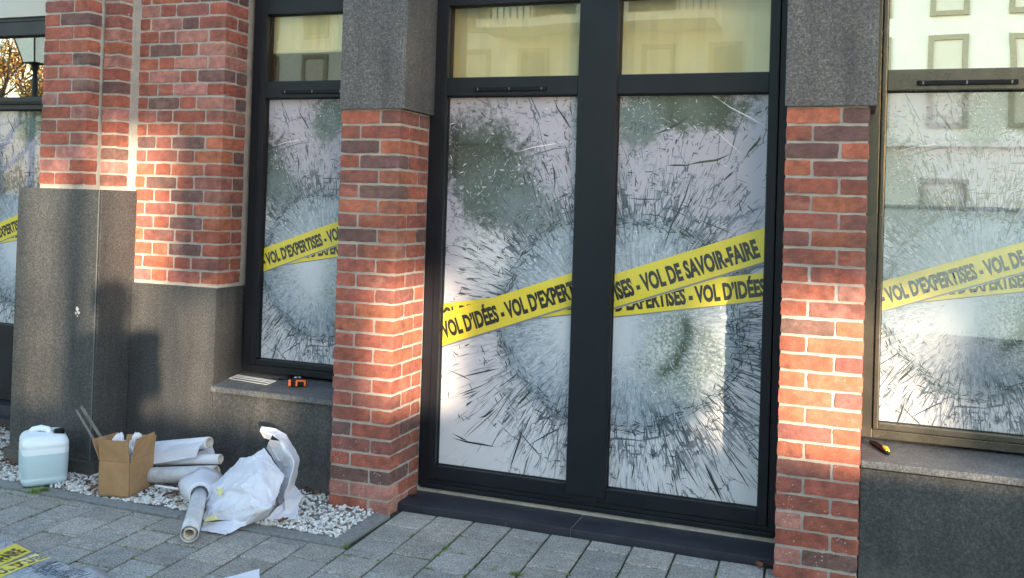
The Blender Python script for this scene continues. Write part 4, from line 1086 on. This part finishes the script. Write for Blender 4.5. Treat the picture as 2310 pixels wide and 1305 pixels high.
# loose sheet hanging off the top roll
sheet('paper_sheet', [cp(95, 335, -.13), cp(440, 240, -.02), cp(730, 205, -.05), cp(660, 290, -.115), cp(620, 400, -.125), cp(95, 485, -.16), cp(300, 350, -.115), cp(350, 440, -.14)],
      [(0, 1, 6), (1, 2, 3, 6), (6, 3, 4, 7), (0, 6, 7, 5)], M_PAPER, 'white sheet unrolling from the top paper roll beside the box', 'paper', 3, .003)
sheet('paper_sheet', [cp(640, 350, -.05), cp(780, 280, .03), cp(808, 365, .02), cp(640, 420, -.10)], [(0, 1, 2, 3)], M_PAPER, 'bluish white sheet corner between the two upper paper rolls', 'paper', 3, .003)
# big crumpled heap
P_ = {
 'a': cp(1290, 320, -.14), 'b': cp(1165, 400, -.20), 'c': cp(1050, 415, -.14), 'd': cp(915, 560, -.20), 'e': cp(790, 670, -.30), 'f': cp(695, 1015, -.47),
 'h': cp(900, 715, -.37), 'k': cp(1270, 500, -.31), 'i': cp(1315, 860, -.42), 'j': cp(1490, 580, -.24), 'l': cp(1425, 780, -.33), 'g': cp(955, 1015, -.50),
 'm': cp(1350, 900, -.45), 'n': cpz(1130, 1065, .02), 'o': cpz(905, 1160, .01), 'p': cpz(672, 1118, .01), 'q': cp(1180, 800, -.45), 'r': cp(1050, 690, -.42),
 's': cp(1160, 600, -.36), 'x': cpz(1330, 990, .012), 'y': cp(690, 1040, -.50), 'z': cp(975, 1020, -.49), 'w': cp(1400, 870, -.36), 'bb': cp(1050, 880, -.47), 'b2': cp(850, 900, -.45)}
ks = list(P_); ix = {k: i for i, k in enumerate(ks)}
fcs = ['adj' , 'bch', 'bhs', 'hrs', 'abk', 'akj', 'bsk', 'srk', 'rik', 'kil', 'klj', 'rqi', 'hqr', 'cdh', 'deh', 'hef']
F_ = []
for f in ['abk', 'akj', 'bsk', 'bhs', 'hrs', 'srk', 'rik', 'klj', 'kil', 'rqi', 'hqr', 'bch', 'cdh', 'deh']: F_.append([ix[c] for c in f])
low = [('e', 'h', 'b2'), ('e', 'b2', 'f'), ('h', 'q', 'bb', 'b2'), ('q', 'i', 'm', 'bb'), ('b2', 'bb', 'z', 'f'), ('bb', 'm', 'z'), ('i', 'l', 'w', 'm'), ('m', 'w', 'x', 'n'), ('z', 'm', 'n'), ('z', 'n', 'o'), ('y', 'z', 'o', 'p')]
for f in low: F_.append([ix[c] for c in f])
sheet('crumpled_paper', [P_[k] for k in ks], F_, M_PAPER, 'large heap of crumpled white backing paper on the stones in front of the low wall', 'paper', 11, .0050, .0010, soft=5)
Q = {
 'A': cp(1270, 100, -.10), 'B': cp(1400, 115, -.06), 'C': cp(1500, 180, -.04), 'D': cp(1600, 330, -.02), 'E': cp(1640, 430, -.02), 'F': cp(1615, 570, -.04), 'G': cp(1590, 670, -.06),
 'a': cp(1250, 145, -.13), 'b': cp(1370, 190, -.13), 'c': cp(1460, 255, -.14), 'd': cp(1535, 360, -.15), 'e': cp(1592, 460, -.16), 'f': cp(1540, 650, -.20), 'g': cp(1490, 790, -.24),
 'i': cp(1290, 215, -.10), 'j': cp(1310, 310, -.08), 'k': cp(1370, 400, -.08), 'l': cp(1490, 580, -.10), 'm': cp(1425, 790, -.16), 'n': cp(1440, 870, -.26),
 'H': cp(1672, 780, -.10), 'I': cp(1630, 850, -.16), 'J': cpz(1622, 1008, .015), 'K': cpz(1535, 965, .02), 'L': cp(1500, 830, -.26), 'M': cpz(1350, 975, .03), 'N': cpz(1290, 1010, .015)}
ks = list(Q); ix = {k: i for i, k in enumerate(ks)}
F_ = [[ix[c] for c in f] for f in ('ABba', 'BCcb', 'CDdc', 'DEed', 'EFfe', 'FGgf', 'aibi'[:3] + '', 'bick'.replace('k', 'j')[:4], 'cjk', 'cdl'.replace('l', 'k'), 'dkl', 'del', 'elmf'.replace('mf', 'f'), 'lmf', 'mgf', 'mng', 'gGL', 'GHL', 'HIL', 'IJK', 'IKL', 'KLn', 'nKM', 'MKJN') if len(set(f)) == len(f)]
sheet('crumpled_paper', [Q[k] for k in ks], F_, M_PAPER, 'tall curled flap of white paper rising behind the crumpled heap', 'paper', 9, .004, .0010, soft=5)
sheet('yellow_film_scrap', [cp(806, 705, -.395), cp(896, 690, -.40), cp(855, 790, -.42), cp(840, 720, -.41)], [(0, 3, 2), (3, 1, 2)], simple('pale_yellow_print', (.68, .60, .22), .5), 'pale yellow triangle of printed film on the left of the crumpled heap', 'film scrap', 2, .002)
sheet('yellow_film_scrap', [cpz(705, 1015, .045), cpz(790, 955, .05), cpz(850, 1010, .04), cpz(700, 1032, .04)], [(0, 1, 2, 3)], simple('pale_yellow_print2', (.68, .60, .25), .5), 'pale yellow strip of printed film at the lower left of the crumpled heap', 'film scrap', 2, .002)
# front roll with its flared sheet
A0 = px(427, 1205, 2, .047); B0 = px(452, 1112, 1, -.36)
roll(B0, A0, .036, 'grey blue film roll pointing at the viewer, its open end on the paving', M_FILMR, .026, 2, .040)
def flare():
    a = px(450, 1116, 1, -.40); b = px(452, 1096, 1, -.22); d = (b - a).normalized(); u = d.cross(Vector((0, 0, 1))).normalized(); w = u.cross(d); bm = bmesh.new(); n_ = 36; rows = []
    for s in range(7):
        rr_ = (.041, .050, .060, .069, .078, .087, .095)[s]; t = max(0, (s - 1) / 5); row = []
        for k in range(n_ + 1):
            an = k / n_ * 2 * math.pi; q_ = rr_ * (1 + .16 * math.sin(an * 2 + 1) * t + .06 * math.sin(an * 5) * t)
            row.append(bm.verts.new(a + d * ((b - a).length * t * 1.1) + (u * math.cos(an) + w * math.sin(an)) * q_))
        rows.append(row)
    for A, B_ in zip(rows, rows[1:]):
        for k in range(n_): bm.faces.new((A[k], A[k + 1], B_[k + 1], B_[k]))
    for v in bm.verts: v.co.z = max(v.co.z, .008)
    o = link('flared_sheet', bm, M_PAPER, smooth=True); md = o.modifiers.new('thickness', 'SOLIDIFY'); md.thickness = .0015
    tag(o, 'white sheet flaring out round the far end of the grey blue roll', 'paper')
flare()


# ------------------------------------------------------------------ things on the sills
ps = px(560, 862, 2, .524)
def sill_z(y): return .512 + (.552 - .512) * (y - .082) / (.42 - .082)
def sill_pt(u, v):
    p = px(u, v, 2, .535)
    for _ in range(4): p = px(u, v, 2, sill_z(p.y) + .001)
    return p
a, b, c, d = sill_pt(517, 855), sill_pt(601, 869), sill_pt(622, 861), sill_pt(536, 847)
M_CLEAR = simple('milky_acrylic', (.55, .55, .54), .25, 0, .05, 10)
bm = bmesh.new()
def qbar(p, q_, w):
    d_ = (q_ - p); s = Vector((-d_.y, d_.x, 0)).normalized() * w; slab(bm, [p - s, q_ - s, q_ + s, p + s], .003)
for p, q_, w in ((a, b, .0035), (b, c, .003), (c, d, .003), (d, a, .003), (a.lerp(d, .45), b.lerp(c, .45), .002), (a.lerp(d, .75), b.lerp(c, .75), .0015)): qbar(p + Vector((0, 0, .001)), q_ + Vector((0, 0, .001)), w)
rr = root('ruler', (a + c) / 2, 'clear plastic rectangular ruler lying on the grey sill, left of the tape measure', 'ruler')
link('edge_band', bm, M_CLEAR, rr)
bm = bmesh.new(); slab(bm, [a, b, c, d], .0012)
m, n, l, p = nodes_of('clear_acrylic'); tt = n.new('ShaderNodeBsdfTransparent'); mx = n.new('ShaderNodeMixShader'); mx.inputs[0].default_value = .88; l.new(p.outputs[0], mx.inputs[1]); l.new(tt.outputs[0], mx.inputs[2]); l.new(mx.outputs[0], n['Material Output'].inputs[0]); p.inputs['Roughness'].default_value = .15
link('blade', bm, m, rr)
kn0, kn1 = sill_pt(628, 858), sill_pt(655, 858)
rk = root('craft_knife', kn0, 'small black handled tool between the clear ruler and the tape measure', 'knife')
bm = bmesh.new(); tube(bm, [kn0 + Vector((0, 0, .006)), kn0.lerp(kn1, .5) + Vector((0, 0, .007)), kn1 + Vector((0, .02, .006))], [.004, .006, .005], 10); link('handle', bm, M_BLACK, rk, smooth=True)
bm = bmesh.new(); slab(bm, [kn0 + Vector((-.06, .004, .004)), kn0 + Vector((0, -.004, .004)), kn0 + Vector((0, .006, .005)), kn0 + Vector((-.05, .012, .004))], .001); link('blade', bm, simple('blade_steel', (.5, .5, .52), .25, 1), rk)
# tape measure
tm = sill_pt(670, 874); M_ORANGE = simple('orange_plastic', (.85, .16, .035), .4, 0, .05, 20)
rt_ = root('tape_measure', tm, 'orange and black tape measure standing on the grey sill of the narrow window', 'tape measure', rz=R(20))
def loc_box(bm, x0, x1, y0, y1, z0, z1, bev):
    b2 = bmesh.new(); box(b2, x0, x1, y0, y1, z0, z1, 0, bev); b2.transform(Matrix.Translation(tm) @ Matrix.Rotation(R(24), 4, 'Z')); t_ = bpy.data.meshes.new('t'); b2.to_mesh(t_); b2.free(); bm.from_mesh(t_); bpy.data.meshes.remove(t_)
bm = bmesh.new(); loc_box(bm, -.036, .044, -.001, .040, .001, .044, .009); link('case', bm, M_BLACK, rt_)
bm = bmesh.new(); loc_box(bm, .036, .047, -.0045, .0008, .006, .038, .002); loc_box(bm, -.006, .046, -.0042, .001, .030, .040, .003); loc_box(bm, -.008, .002, -.0047, .0009, .006, .034, .002); link('bumper', bm, M_ORANGE, rt_)
bm = bmesh.new(); loc_box(bm, -.048, -.030, .002, .036, .004, .038, .005); link('bumper', bm, M_ORANGE, rt_)
bm = bmesh.new(); loc_box(bm, -.018, -.004, .012, .028, .047, .052, .002); loc_box(bm, .004, .016, .014, .026, .047, .053, .002); link('lock_button', bm, simple('grey_button', (.5, .52, .55), .3), rt_)
# knife on the right sill
def sill3(u, v):
    p = px(u, v, 2, .55)
    for _ in range(4): p = px(u, v, 2, .538 + (.552 - .538) * (p.y + .004) / .424 + .001)
    return p
k0, k1 = sill3(1963, 999), sill3(2004, 1027); d = (k1 - k0).normalized(); s = Vector((-d.y, d.x, 0))
rk = root('utility_knife', (k0 + k1) / 2, 'black and yellow snap-off utility knife lying on the sill of the wide window', 'knife')
bm = bmesh.new(); tube(bm, [k0 + Vector((0, 0, .006)), k0.lerp(k1, .3) + Vector((0, 0, .008)), k0.lerp(k1, .8) + Vector((0, 0, .009)), k1 + Vector((0, 0, .006))], [.006, .011, .012, .007], 14); link('handle', bm, M_BLACK, rk, smooth=True)
bm = bmesh.new(); q0, q1 = k0.lerp(k1, .15) + s * .004 + Vector((0, 0, .019)), k0.lerp(k1, .72) + s * .004 + Vector((0, 0, .021)); tube(bm, [q0, q1], .0025, 6); link('slider_rail', bm, simple('rail_steel', (.12, .12, .12), .4, .5), rk)
bm = bmesh.new(); q0, q1 = k0.lerp(k1, .66) + s * .006 + Vector((0, 0, .017)), k0.lerp(k1, .94) + s * .002 + Vector((0, 0, .015)); tube(bm, [q0, q0.lerp(q1, .5), q1], [.008, .012, .008], 8); link('slider', bm, simple('yellow_plastic', (.85, .60, .03), .4), rk)
# ------------------------------------------------------------------ printed sheet and scraps at the lower left
def ground_print():
    e0 = Vector((-3.475, -1.060, 0)); e = Vector((.588, -.140, 0)).normalized(); i_ = Vector((e.y, -e.x, 0))
    r = root('printed_sheet', e0 + i_ * .3, 'printed shattered glass film with yellow stripes on the paving, lower left corner', 'printed film')
    def place(bm):
        for v in bm.verts:
            t = (1.43 - v.co.x) * .79; s = .14 + (1.48 - v.co.z) * .79
            v.co = e0 + e * s + i_ * t + Vector((0, 0, .022 + .012 * math.sin(t * 6 + s * 2) + .01 * noise.noise(Vector((s * 5, t * 5, 0))) - v.co.y * .35))
    def fin(bm):
        bmesh.ops.triangulate(bm, faces=bm.faces[:])
    bm = design_layer('film'); clip(bm, .75, 1.43, .55, 1.72)
    for q in range(14):
        for w in range(24):
            ua, ub = .75 + .68 * q / 14, .75 + .68 * (q + 1) / 14; va, vb = .55 + 1.17 * w / 24, .55 + 1.17 * (w + 1) / 24
            f = bm.faces.new([bm.verts.new(c) for c in ((ua, .001, va), (ub, .001, va), (ub, .001, vb), (ua, .001, vb))]); f.material_index = 0
    bmesh.ops.remove_doubles(bm, verts=[v for f in bm.faces if f.material_index == 0 for v in f.verts], dist=1e-5)
    ul = bm.loops.layers.uv.new('design')
    for fc in bm.faces:
        for lp in fc.loops: lp[ul].uv = (lp.vert.co.x / 3.0, lp.vert.co.z / 3.0)
    place(bm); fo = link('film', bm, [FS_DOOR['base']] + FS_DOOR['tones'], r, recalc=False)
    bm = design_layer('tape'); clip(bm, .75, 1.43, .55, 1.72)
    bmesh.ops.subdivide_edges(bm, edges=bm.edges[:], cuts=10, use_grid_fill=True)
    place(bm); link('printed_tape', bm, [FS_DOOR['yellow'], FS_DOOR['shade']], fo, recalc=False)
    bm = design_layer('text'); clip(bm, .75, 1.43, .55, 1.72); place(bm); link('lettering', bm, FS_DOOR['ink'], fo, recalc=False)
ground_print()
M_VEIL = simple('grey_interleaf_film', (.33, .33, .34), .35, 0, .08, 12)
sheet('plastic_sheet', [px(165, 1284, 2, .02), px(205, 1279, 2, .035), px(235, 1288, 2, .03), px(262, 1310, 2, .012), px(255, 1345, 2, .01), px(150, 1345, 2, .01)], [(0, 1, 2, 5), (2, 3, 4, 5)], M_VEIL, 'thin grey plastic sheet curling on the paving beside the printed film', 'plastic sheet', 4, .003, .001, True)
sheet('paper_offcut', [px(478, 1312, 2, .008), px(585, 1284, 2, .022), px(588, 1330, 2, .008), px(490, 1345, 2, .008)], [(0, 1, 2, 3)], M_PAPER, 'pale triangular paper offcut on the paving at the bottom edge', 'paper', 3, .002, .001)

# ------------------------------------------------------------------ the other side of the street (throws the shade, seen in the glass)
M_RENDER = simple('white_render', (.88, .84, .74), .85, 0, .05, 3)
M_OLIVE = simple('olive_window_frame', (.40, .35, .24), .6)
M_CREAM = simple('cream_shutter', (.76, .70, .58), .7, 0, .04, 1.5)
M_DKGL = simple('dark_pane', (.10, .11, .10), .15)
M_STONEB = simple('street_stone', (.42, .38, .32), .9, 0, .15, 5)
YB = -13.0
def block(x0, x1, h, label, wins):
    r = root('apartment_building', ((x0 + x1) / 2, YB - 2, 0), label, 'building')
    bxo('wall', x0, x1, YB - 5, YB, -.02, h, M_RENDER, r, 0)
    bxo('cornice', x0, x1, YB + .002, YB + .16, 2.80, 2.95, M_RENDER, r, .01); bxo('roof', x0 - .2, x1 + .05, YB - 5.1, YB + .3, h, h + .25, M_STONEB, r, 0)
    for wx0, wx1, wz0, wz1, kd in wins:
        bm = bmesh.new(); fr = .09
        for q in ((wx0, wx0 + fr, wz0, wz1), (wx1 - fr, wx1, wz0, wz1), (wx0 + fr, wx1 - fr, wz0, wz0 + fr), (wx0 + fr, wx1 - fr, wz1 - fr, wz1)): box(bm, q[0], q[1], YB + .002, YB + .05, q[2], q[3])
        w = link('window', bm, M_OLIVE, r)
        bm = bmesh.new(); box(bm, wx0 + fr + .002, wx1 - fr - .002, YB + .003, YB + .02, wz0 + fr + .002, wz1 - fr - .002); link('pane', bm, M_CREAM if kd else M_DKGL, w)
    return r
wins = []
for row, (z0, z1) in enumerate(((3.13, 4.75), (5.10, 6.75), (7.1, 8.6))):
    for k in range(-12, 5):
        xw = 1.19 + 1.28 * k
        if xw > 4.4 or (row and -7.0 < xw < -2.4): continue
        wins.append((xw - .31 if False else xw, xw + .66, z0, z1, (k * 7 + row) % 3 != 0 if k < 0 else True))
for k in range(-7, 3): wins.append((1.11 + 2.0 * k, 1.11 + 2.0 * k + .75, 1.0, 2.25, 1))
rb = block(-16, 5.2, 9.6, 'white rendered apartment building across the street, seen mirrored in the panes', wins)
bm = bmesh.new(); box(bm, -7.0, -2.4, YB + .002, YB + 1.1, 5.0, 5.16); link('balcony_slab', bm, M_RENDER, rb)
bm = bmesh.new()
for k in range(36): box(bm, -6.95 + k * .13, -6.93 + k * .13, YB + 1.05, YB + 1.07, 5.16, 6.1)
box(bm, -7, -2.4, YB + 1.03, YB + 1.09, 6.1, 6.15); link('balcony_rail', bm, M_BLACK, rb)
for q in (-6.2, -4.2): bxo('balcony_door', q, q + .9, YB + .003, YB + .04, 5.2, 7.2, M_DKGL, rb)
block(15.0, 36, 9.6, 'white rendered building beyond the added mask wall across the street', [])
ra = root('sun_mask_wall', (8.1, YB - .4, 0), 'added mask wall whose openings shape the sun patches, between the two buildings opposite', 'wall')
OPEN = [(5.40, 5.68, 3.7), (5.86, 6.40, 3.93), (6.44, 6.80, 3.05), (6.86, 7.20, 2.60), (7.66, 8.24, 3.22), (9.56, 10.6, 3.24)]  # openings of the added wall, sized to shape the sun patches
bm = bmesh.new(); x = 5.202
for a, b, zt in OPEN:
    box(bm, x, a, YB - .27, YB - .15, 0, 6.0); box(bm, a + .0005, b - .0005, YB - .269, YB - .151, zt, 6.0); x = b
box(bm, x, 14.998, YB - .27, YB - .15, 0, 6.0)
link('mask_panels', bm, M_STONEB, ra)
gw = root('sun_block_wall', (6.5, -9, 0), 'added low wall along the far pavement, blocking the lowest sun', 'wall')  # added to keep the sun off the ground and lower facade
for x0_, x1_, h_ in ((-2.5, 4.2, 1.68), (4.201, 22, 1.86)):
    bxo('masonry', x0_, x1_, -9.2, -9.0, -.02, h_, M_RENDER, gw); bxo('coping', x0_, x1_, -9.24, -8.96, h_ + .001, h_ + .04, M_STONEB, gw)
def tree(x, y, h, seed, label, leafcol, leaves=2600):
    rnd = random.Random(seed); r = root('autumn_tree', (x, y, 0), label, 'tree', 'autumn trees at the end of the street'); bm = bmesh.new(); tips = []
    def grow(p, d, ln, rad, dep):
        q_ = p + d * ln; tube(bm, [p, p.lerp(q_, .5) + Vector((rnd.uniform(-.05, .05) * ln, 0, 0)), q_], [rad, rad * .85, rad * .65], 6, 0, False)
        if dep >= 3: tips.append((p, q_))
        if dep == 5: return
        for _ in range(3 if dep else 4):
            nd = (d + Vector((rnd.uniform(-1, 1), rnd.uniform(-1, 1), rnd.uniform(-.15, .6))) * .75).normalized(); grow(q_ if rnd.random() < .6 else p.lerp(q_, .7), nd, ln * rnd.uniform(.6, .78), rad * .6, dep + 1)
    grow(Vector((x, y, -.02)), Vector((0, 0, 1)), h * .28, h * .02, 0)
    link('trunk', bm, simple('bark', (.07, .05, .04), .9), r)
    bm = bmesh.new()
    for _ in range(leaves):
        a_, b_ = rnd.choice(tips); c = a_.lerp(b_, rnd.random()) + Vector([rnd.gauss(0, .22) for _ in range(3)]); s_2 = rnd.uniform(.06, .14)
        m3 = Matrix.Rotation(rnd.uniform(0, 6.3), 3, 'Z') @ Matrix.Rotation(rnd.uniform(0, 3.1), 3, 'X')
        f = bm.faces.new([bm.verts.new(c + m3 @ Vector(v)) for v in ((-s_2, 0, 0), (0, -s_2 * .6, 0), (s_2, 0, 0), (0, s_2 * .6, 0))]); f.material_index = rnd.choice((0, 0, 1))
    m2, n2, l2, p2 = nodes_of('autumn_leaf'); p2.inputs['Base Color'].default_value = (*leafcol, 1); tr = n2.new('ShaderNodeBsdfTranslucent'); tr.inputs[0].default_value = (*leafcol, 1); mx2 = n2.new('ShaderNodeMixShader')
    l2.new(p2.outputs[0], mx2.inputs[1]); l2.new(tr.outputs[0], mx2.inputs[2]); l2.new(mx2.outputs[0], n2['Material Output'].inputs[0])
    link('crown', bm, [m2, simple('autumn_leaf_dark', (.22, .11, .03), .7)], r, recalc=False)
tree(-39.5, -29, 12, 2, 'golden autumn tree at the end of the street, nearer the lamp', (.65, .40, .12))
tree(-47, -34, 14, 5, 'broad golden tree behind the first at the end of the street', (.60, .42, .15))
tree(-34, -29, 10.0, 9, 'thin golden tree right of the others at the end of the street', (.62, .36, .10), 1500)
def lamp():
    x, y = -12.42, -6.0; r = root('street_lamp', (x, y, 0), 'black post street lamp with a pale four sided lantern, mirrored in the leftmost window', 'street lamp')
    bm = bmesh.new(); tube(bm, [(x, y, -.02), (x, y, .5), (x, y, 3.3), (x, y, 3.42)], [.09, .055, .045, .03], 14); link('post', bm, M_BLACK, r, smooth=True)
    bm = bmesh.new(); a_ = [bm.verts.new((x + sx * .12, y + sy * .12, 3.58)) for sx, sy in ((-1, -1), (1, -1), (1, 1), (-1, 1))]; b_ = [bm.verts.new((x + sx * .24, y + sy * .24, 4.02)) for sx, sy in ((-1, -1), (1, -1), (1, 1), (-1, 1))]
    for i in range(4): bm.faces.new((a_[i], a_[(i + 1) % 4], b_[(i + 1) % 4], b_[i]))
    bm.faces.new(a_); link('lantern_glass', bm, simple('frosted_lamp_glass', (.75, .77, .75), .3), r)
    bm = bmesh.new()
    for i in range(4): tube(bm, [a_c, b_c], .014, 6) if False else None
    cor = [((x + sx * .12, y + sy * .12, 3.58), (x + sx * .245, y + sy * .245, 4.02)) for sx, sy in ((-1, -1), (1, -1), (1, 1), (-1, 1))]
    for p, q_ in cor: tube(bm, [p, q_], .013, 6)
    for i in range(4): tube(bm, [cor[i][0], cor[(i + 1) % 4][0]], .013, 6)
    tube(bm, [(x, y, 3.42), (x, y, 3.58)], [.03, .07], 10); tube(bm, [(x, y, 4.02), (x, y, 4.12), (x, y, 4.25)], [.36, .2, .03], 4)
    link('lantern_frame', bm, M_BLACK, r)
lamp()
# ------------------------------------------------------------------ the person whose shadow falls on the plinth
def person():
    bx, by = -.42, -4.62
    r = root('person', (bx, by, 0), 'person in a dark jacket holding up a phone, casting the shadow on the plinth', 'person', rz=0)
    J = {'pel': (0, 0, .92), 'wst': (0, .01, 1.08), 'chs': (0, .01, 1.30), 'nk': (0, .01, 1.46), 'hd0': (0, .03, 1.54), 'hd1': (0, .035, 1.66), 'hd2': (0, .03, 1.735),
         'hl': (-.10, 0, .88), 'kl': (-.12, .02, .48), 'al': (-.13, -.02, .08), 'tl': (-.14, .13, .03), 'hr': (.10, 0, .88), 'kr': (.12, .02, .48), 'ar': (.13, -.02, .08), 'tr': (.14, .13, .03),
         'sl': (-.21, 0, 1.39), 'el': (-.25, .02, 1.12), 'wl': (-.12, .16, 1.27), 'pl': (-.085, .27, 1.38), 'sr': (.21, 0, 1.39), 'er': (.25, .02, 1.12), 'wr': (.12, .16, 1.27), 'pr': (.085, .27, 1.38)}
    RD = {'pel': .18, 'wst': .17, 'chs': .185, 'nk': .06, 'hd0': .075, 'hd1': .10, 'hd2': .06, 'hl': .10, 'kl': .065, 'al': .045, 'tl': .035, 'hr': .10, 'kr': .065, 'ar': .045, 'tr': .035,
          'sl': .095, 'el': .065, 'wl': .032, 'pl': .034, 'sr': .095, 'er': .065, 'wr': .032, 'pr': .034}
    E = [('pel', 'wst'), ('wst', 'chs'), ('chs', 'nk'), ('nk', 'hd0'), ('hd0', 'hd1'), ('hd1', 'hd2'), ('pel', 'hl'), ('hl', 'kl'), ('kl', 'al'), ('al', 'tl'), ('pel', 'hr'), ('hr', 'kr'), ('kr', 'ar'), ('ar', 'tr'),
         ('chs', 'sl'), ('sl', 'el'), ('el', 'wl'), ('wl', 'pl'), ('chs', 'sr'), ('sr', 'er'), ('er', 'wr'), ('wr', 'pr')]
    ks = list(J); 
    for s, sg in (('l', -1), ('r', 1)):       # fingers curled round the phone
        for i in range(4):
            a_ = 'f%s%d' % (s, i); b_ = 'g%s%d' % (s, i)
            J[a_] = (sg * .075, .292 + .004 * i, 1.395 + .02 * i); J[b_] = (sg * .045, .30 + .004 * i, 1.40 + .021 * i); RD[a_] = .009; RD[b_] = .0075; E += [('p' + s, a_), (a_, b_)]
        J['t' + s + 'h'] = (sg * .06, .255, 1.425); RD['t' + s + 'h'] = .010; E.append(('p' + s, 't' + s + 'h'))
    ks = list(J)
    me = bpy.data.meshes.new('body'); me.from_pydata([J[k] for k in ks], [(ks.index(a_), ks.index(b_)) for a_, b_ in E], [])
    o = bpy.data.objects.new('body', me); COL.objects.link(o); o.parent = r
    sk = o.modifiers.new('skin', 'SKIN'); sb = o.modifiers.new('sub', 'SUBSURF'); sb.levels = sb.render_levels = 2
    for i, k in enumerate(ks): me.skin_vertices[0].data[i].radius = (RD[k], RD[k]); me.skin_vertices[0].data[i].use_root = (k == 'pel')
    me.materials.append(simple('dark_clothes', (.04, .045, .06), .9))
    bm = bmesh.new(); bmesh.ops.create_uvsphere(bm, u_segments=20, v_segments=12, radius=.105); bmesh.ops.delete(bm, geom=[v for v in bm.verts if v.co.z < -.01 and v.co.y > -.02], context='VERTS')
    bm.transform(Matrix.Translation((bx, by + .015, 1.665)) @ Matrix.Diagonal((.86, 1.02, 1, 1))); link('hair', bm, simple('brown_hair', (.06, .04, .03), .8), r, smooth=True)
    ph = root('phone', (bx, by + .285, 1.43), 'black phone held up in both hands by the person', 'phone'); bxo('case', bx - .075, bx + .075, by + .275, by + .284, 1.39, 1.47, M_BLACK, ph, .003)
    bxo('lens', bx - .06, bx - .045, by + .2845, by + .287, 1.445, 1.46, M_DKGL, ph, .001)
person()
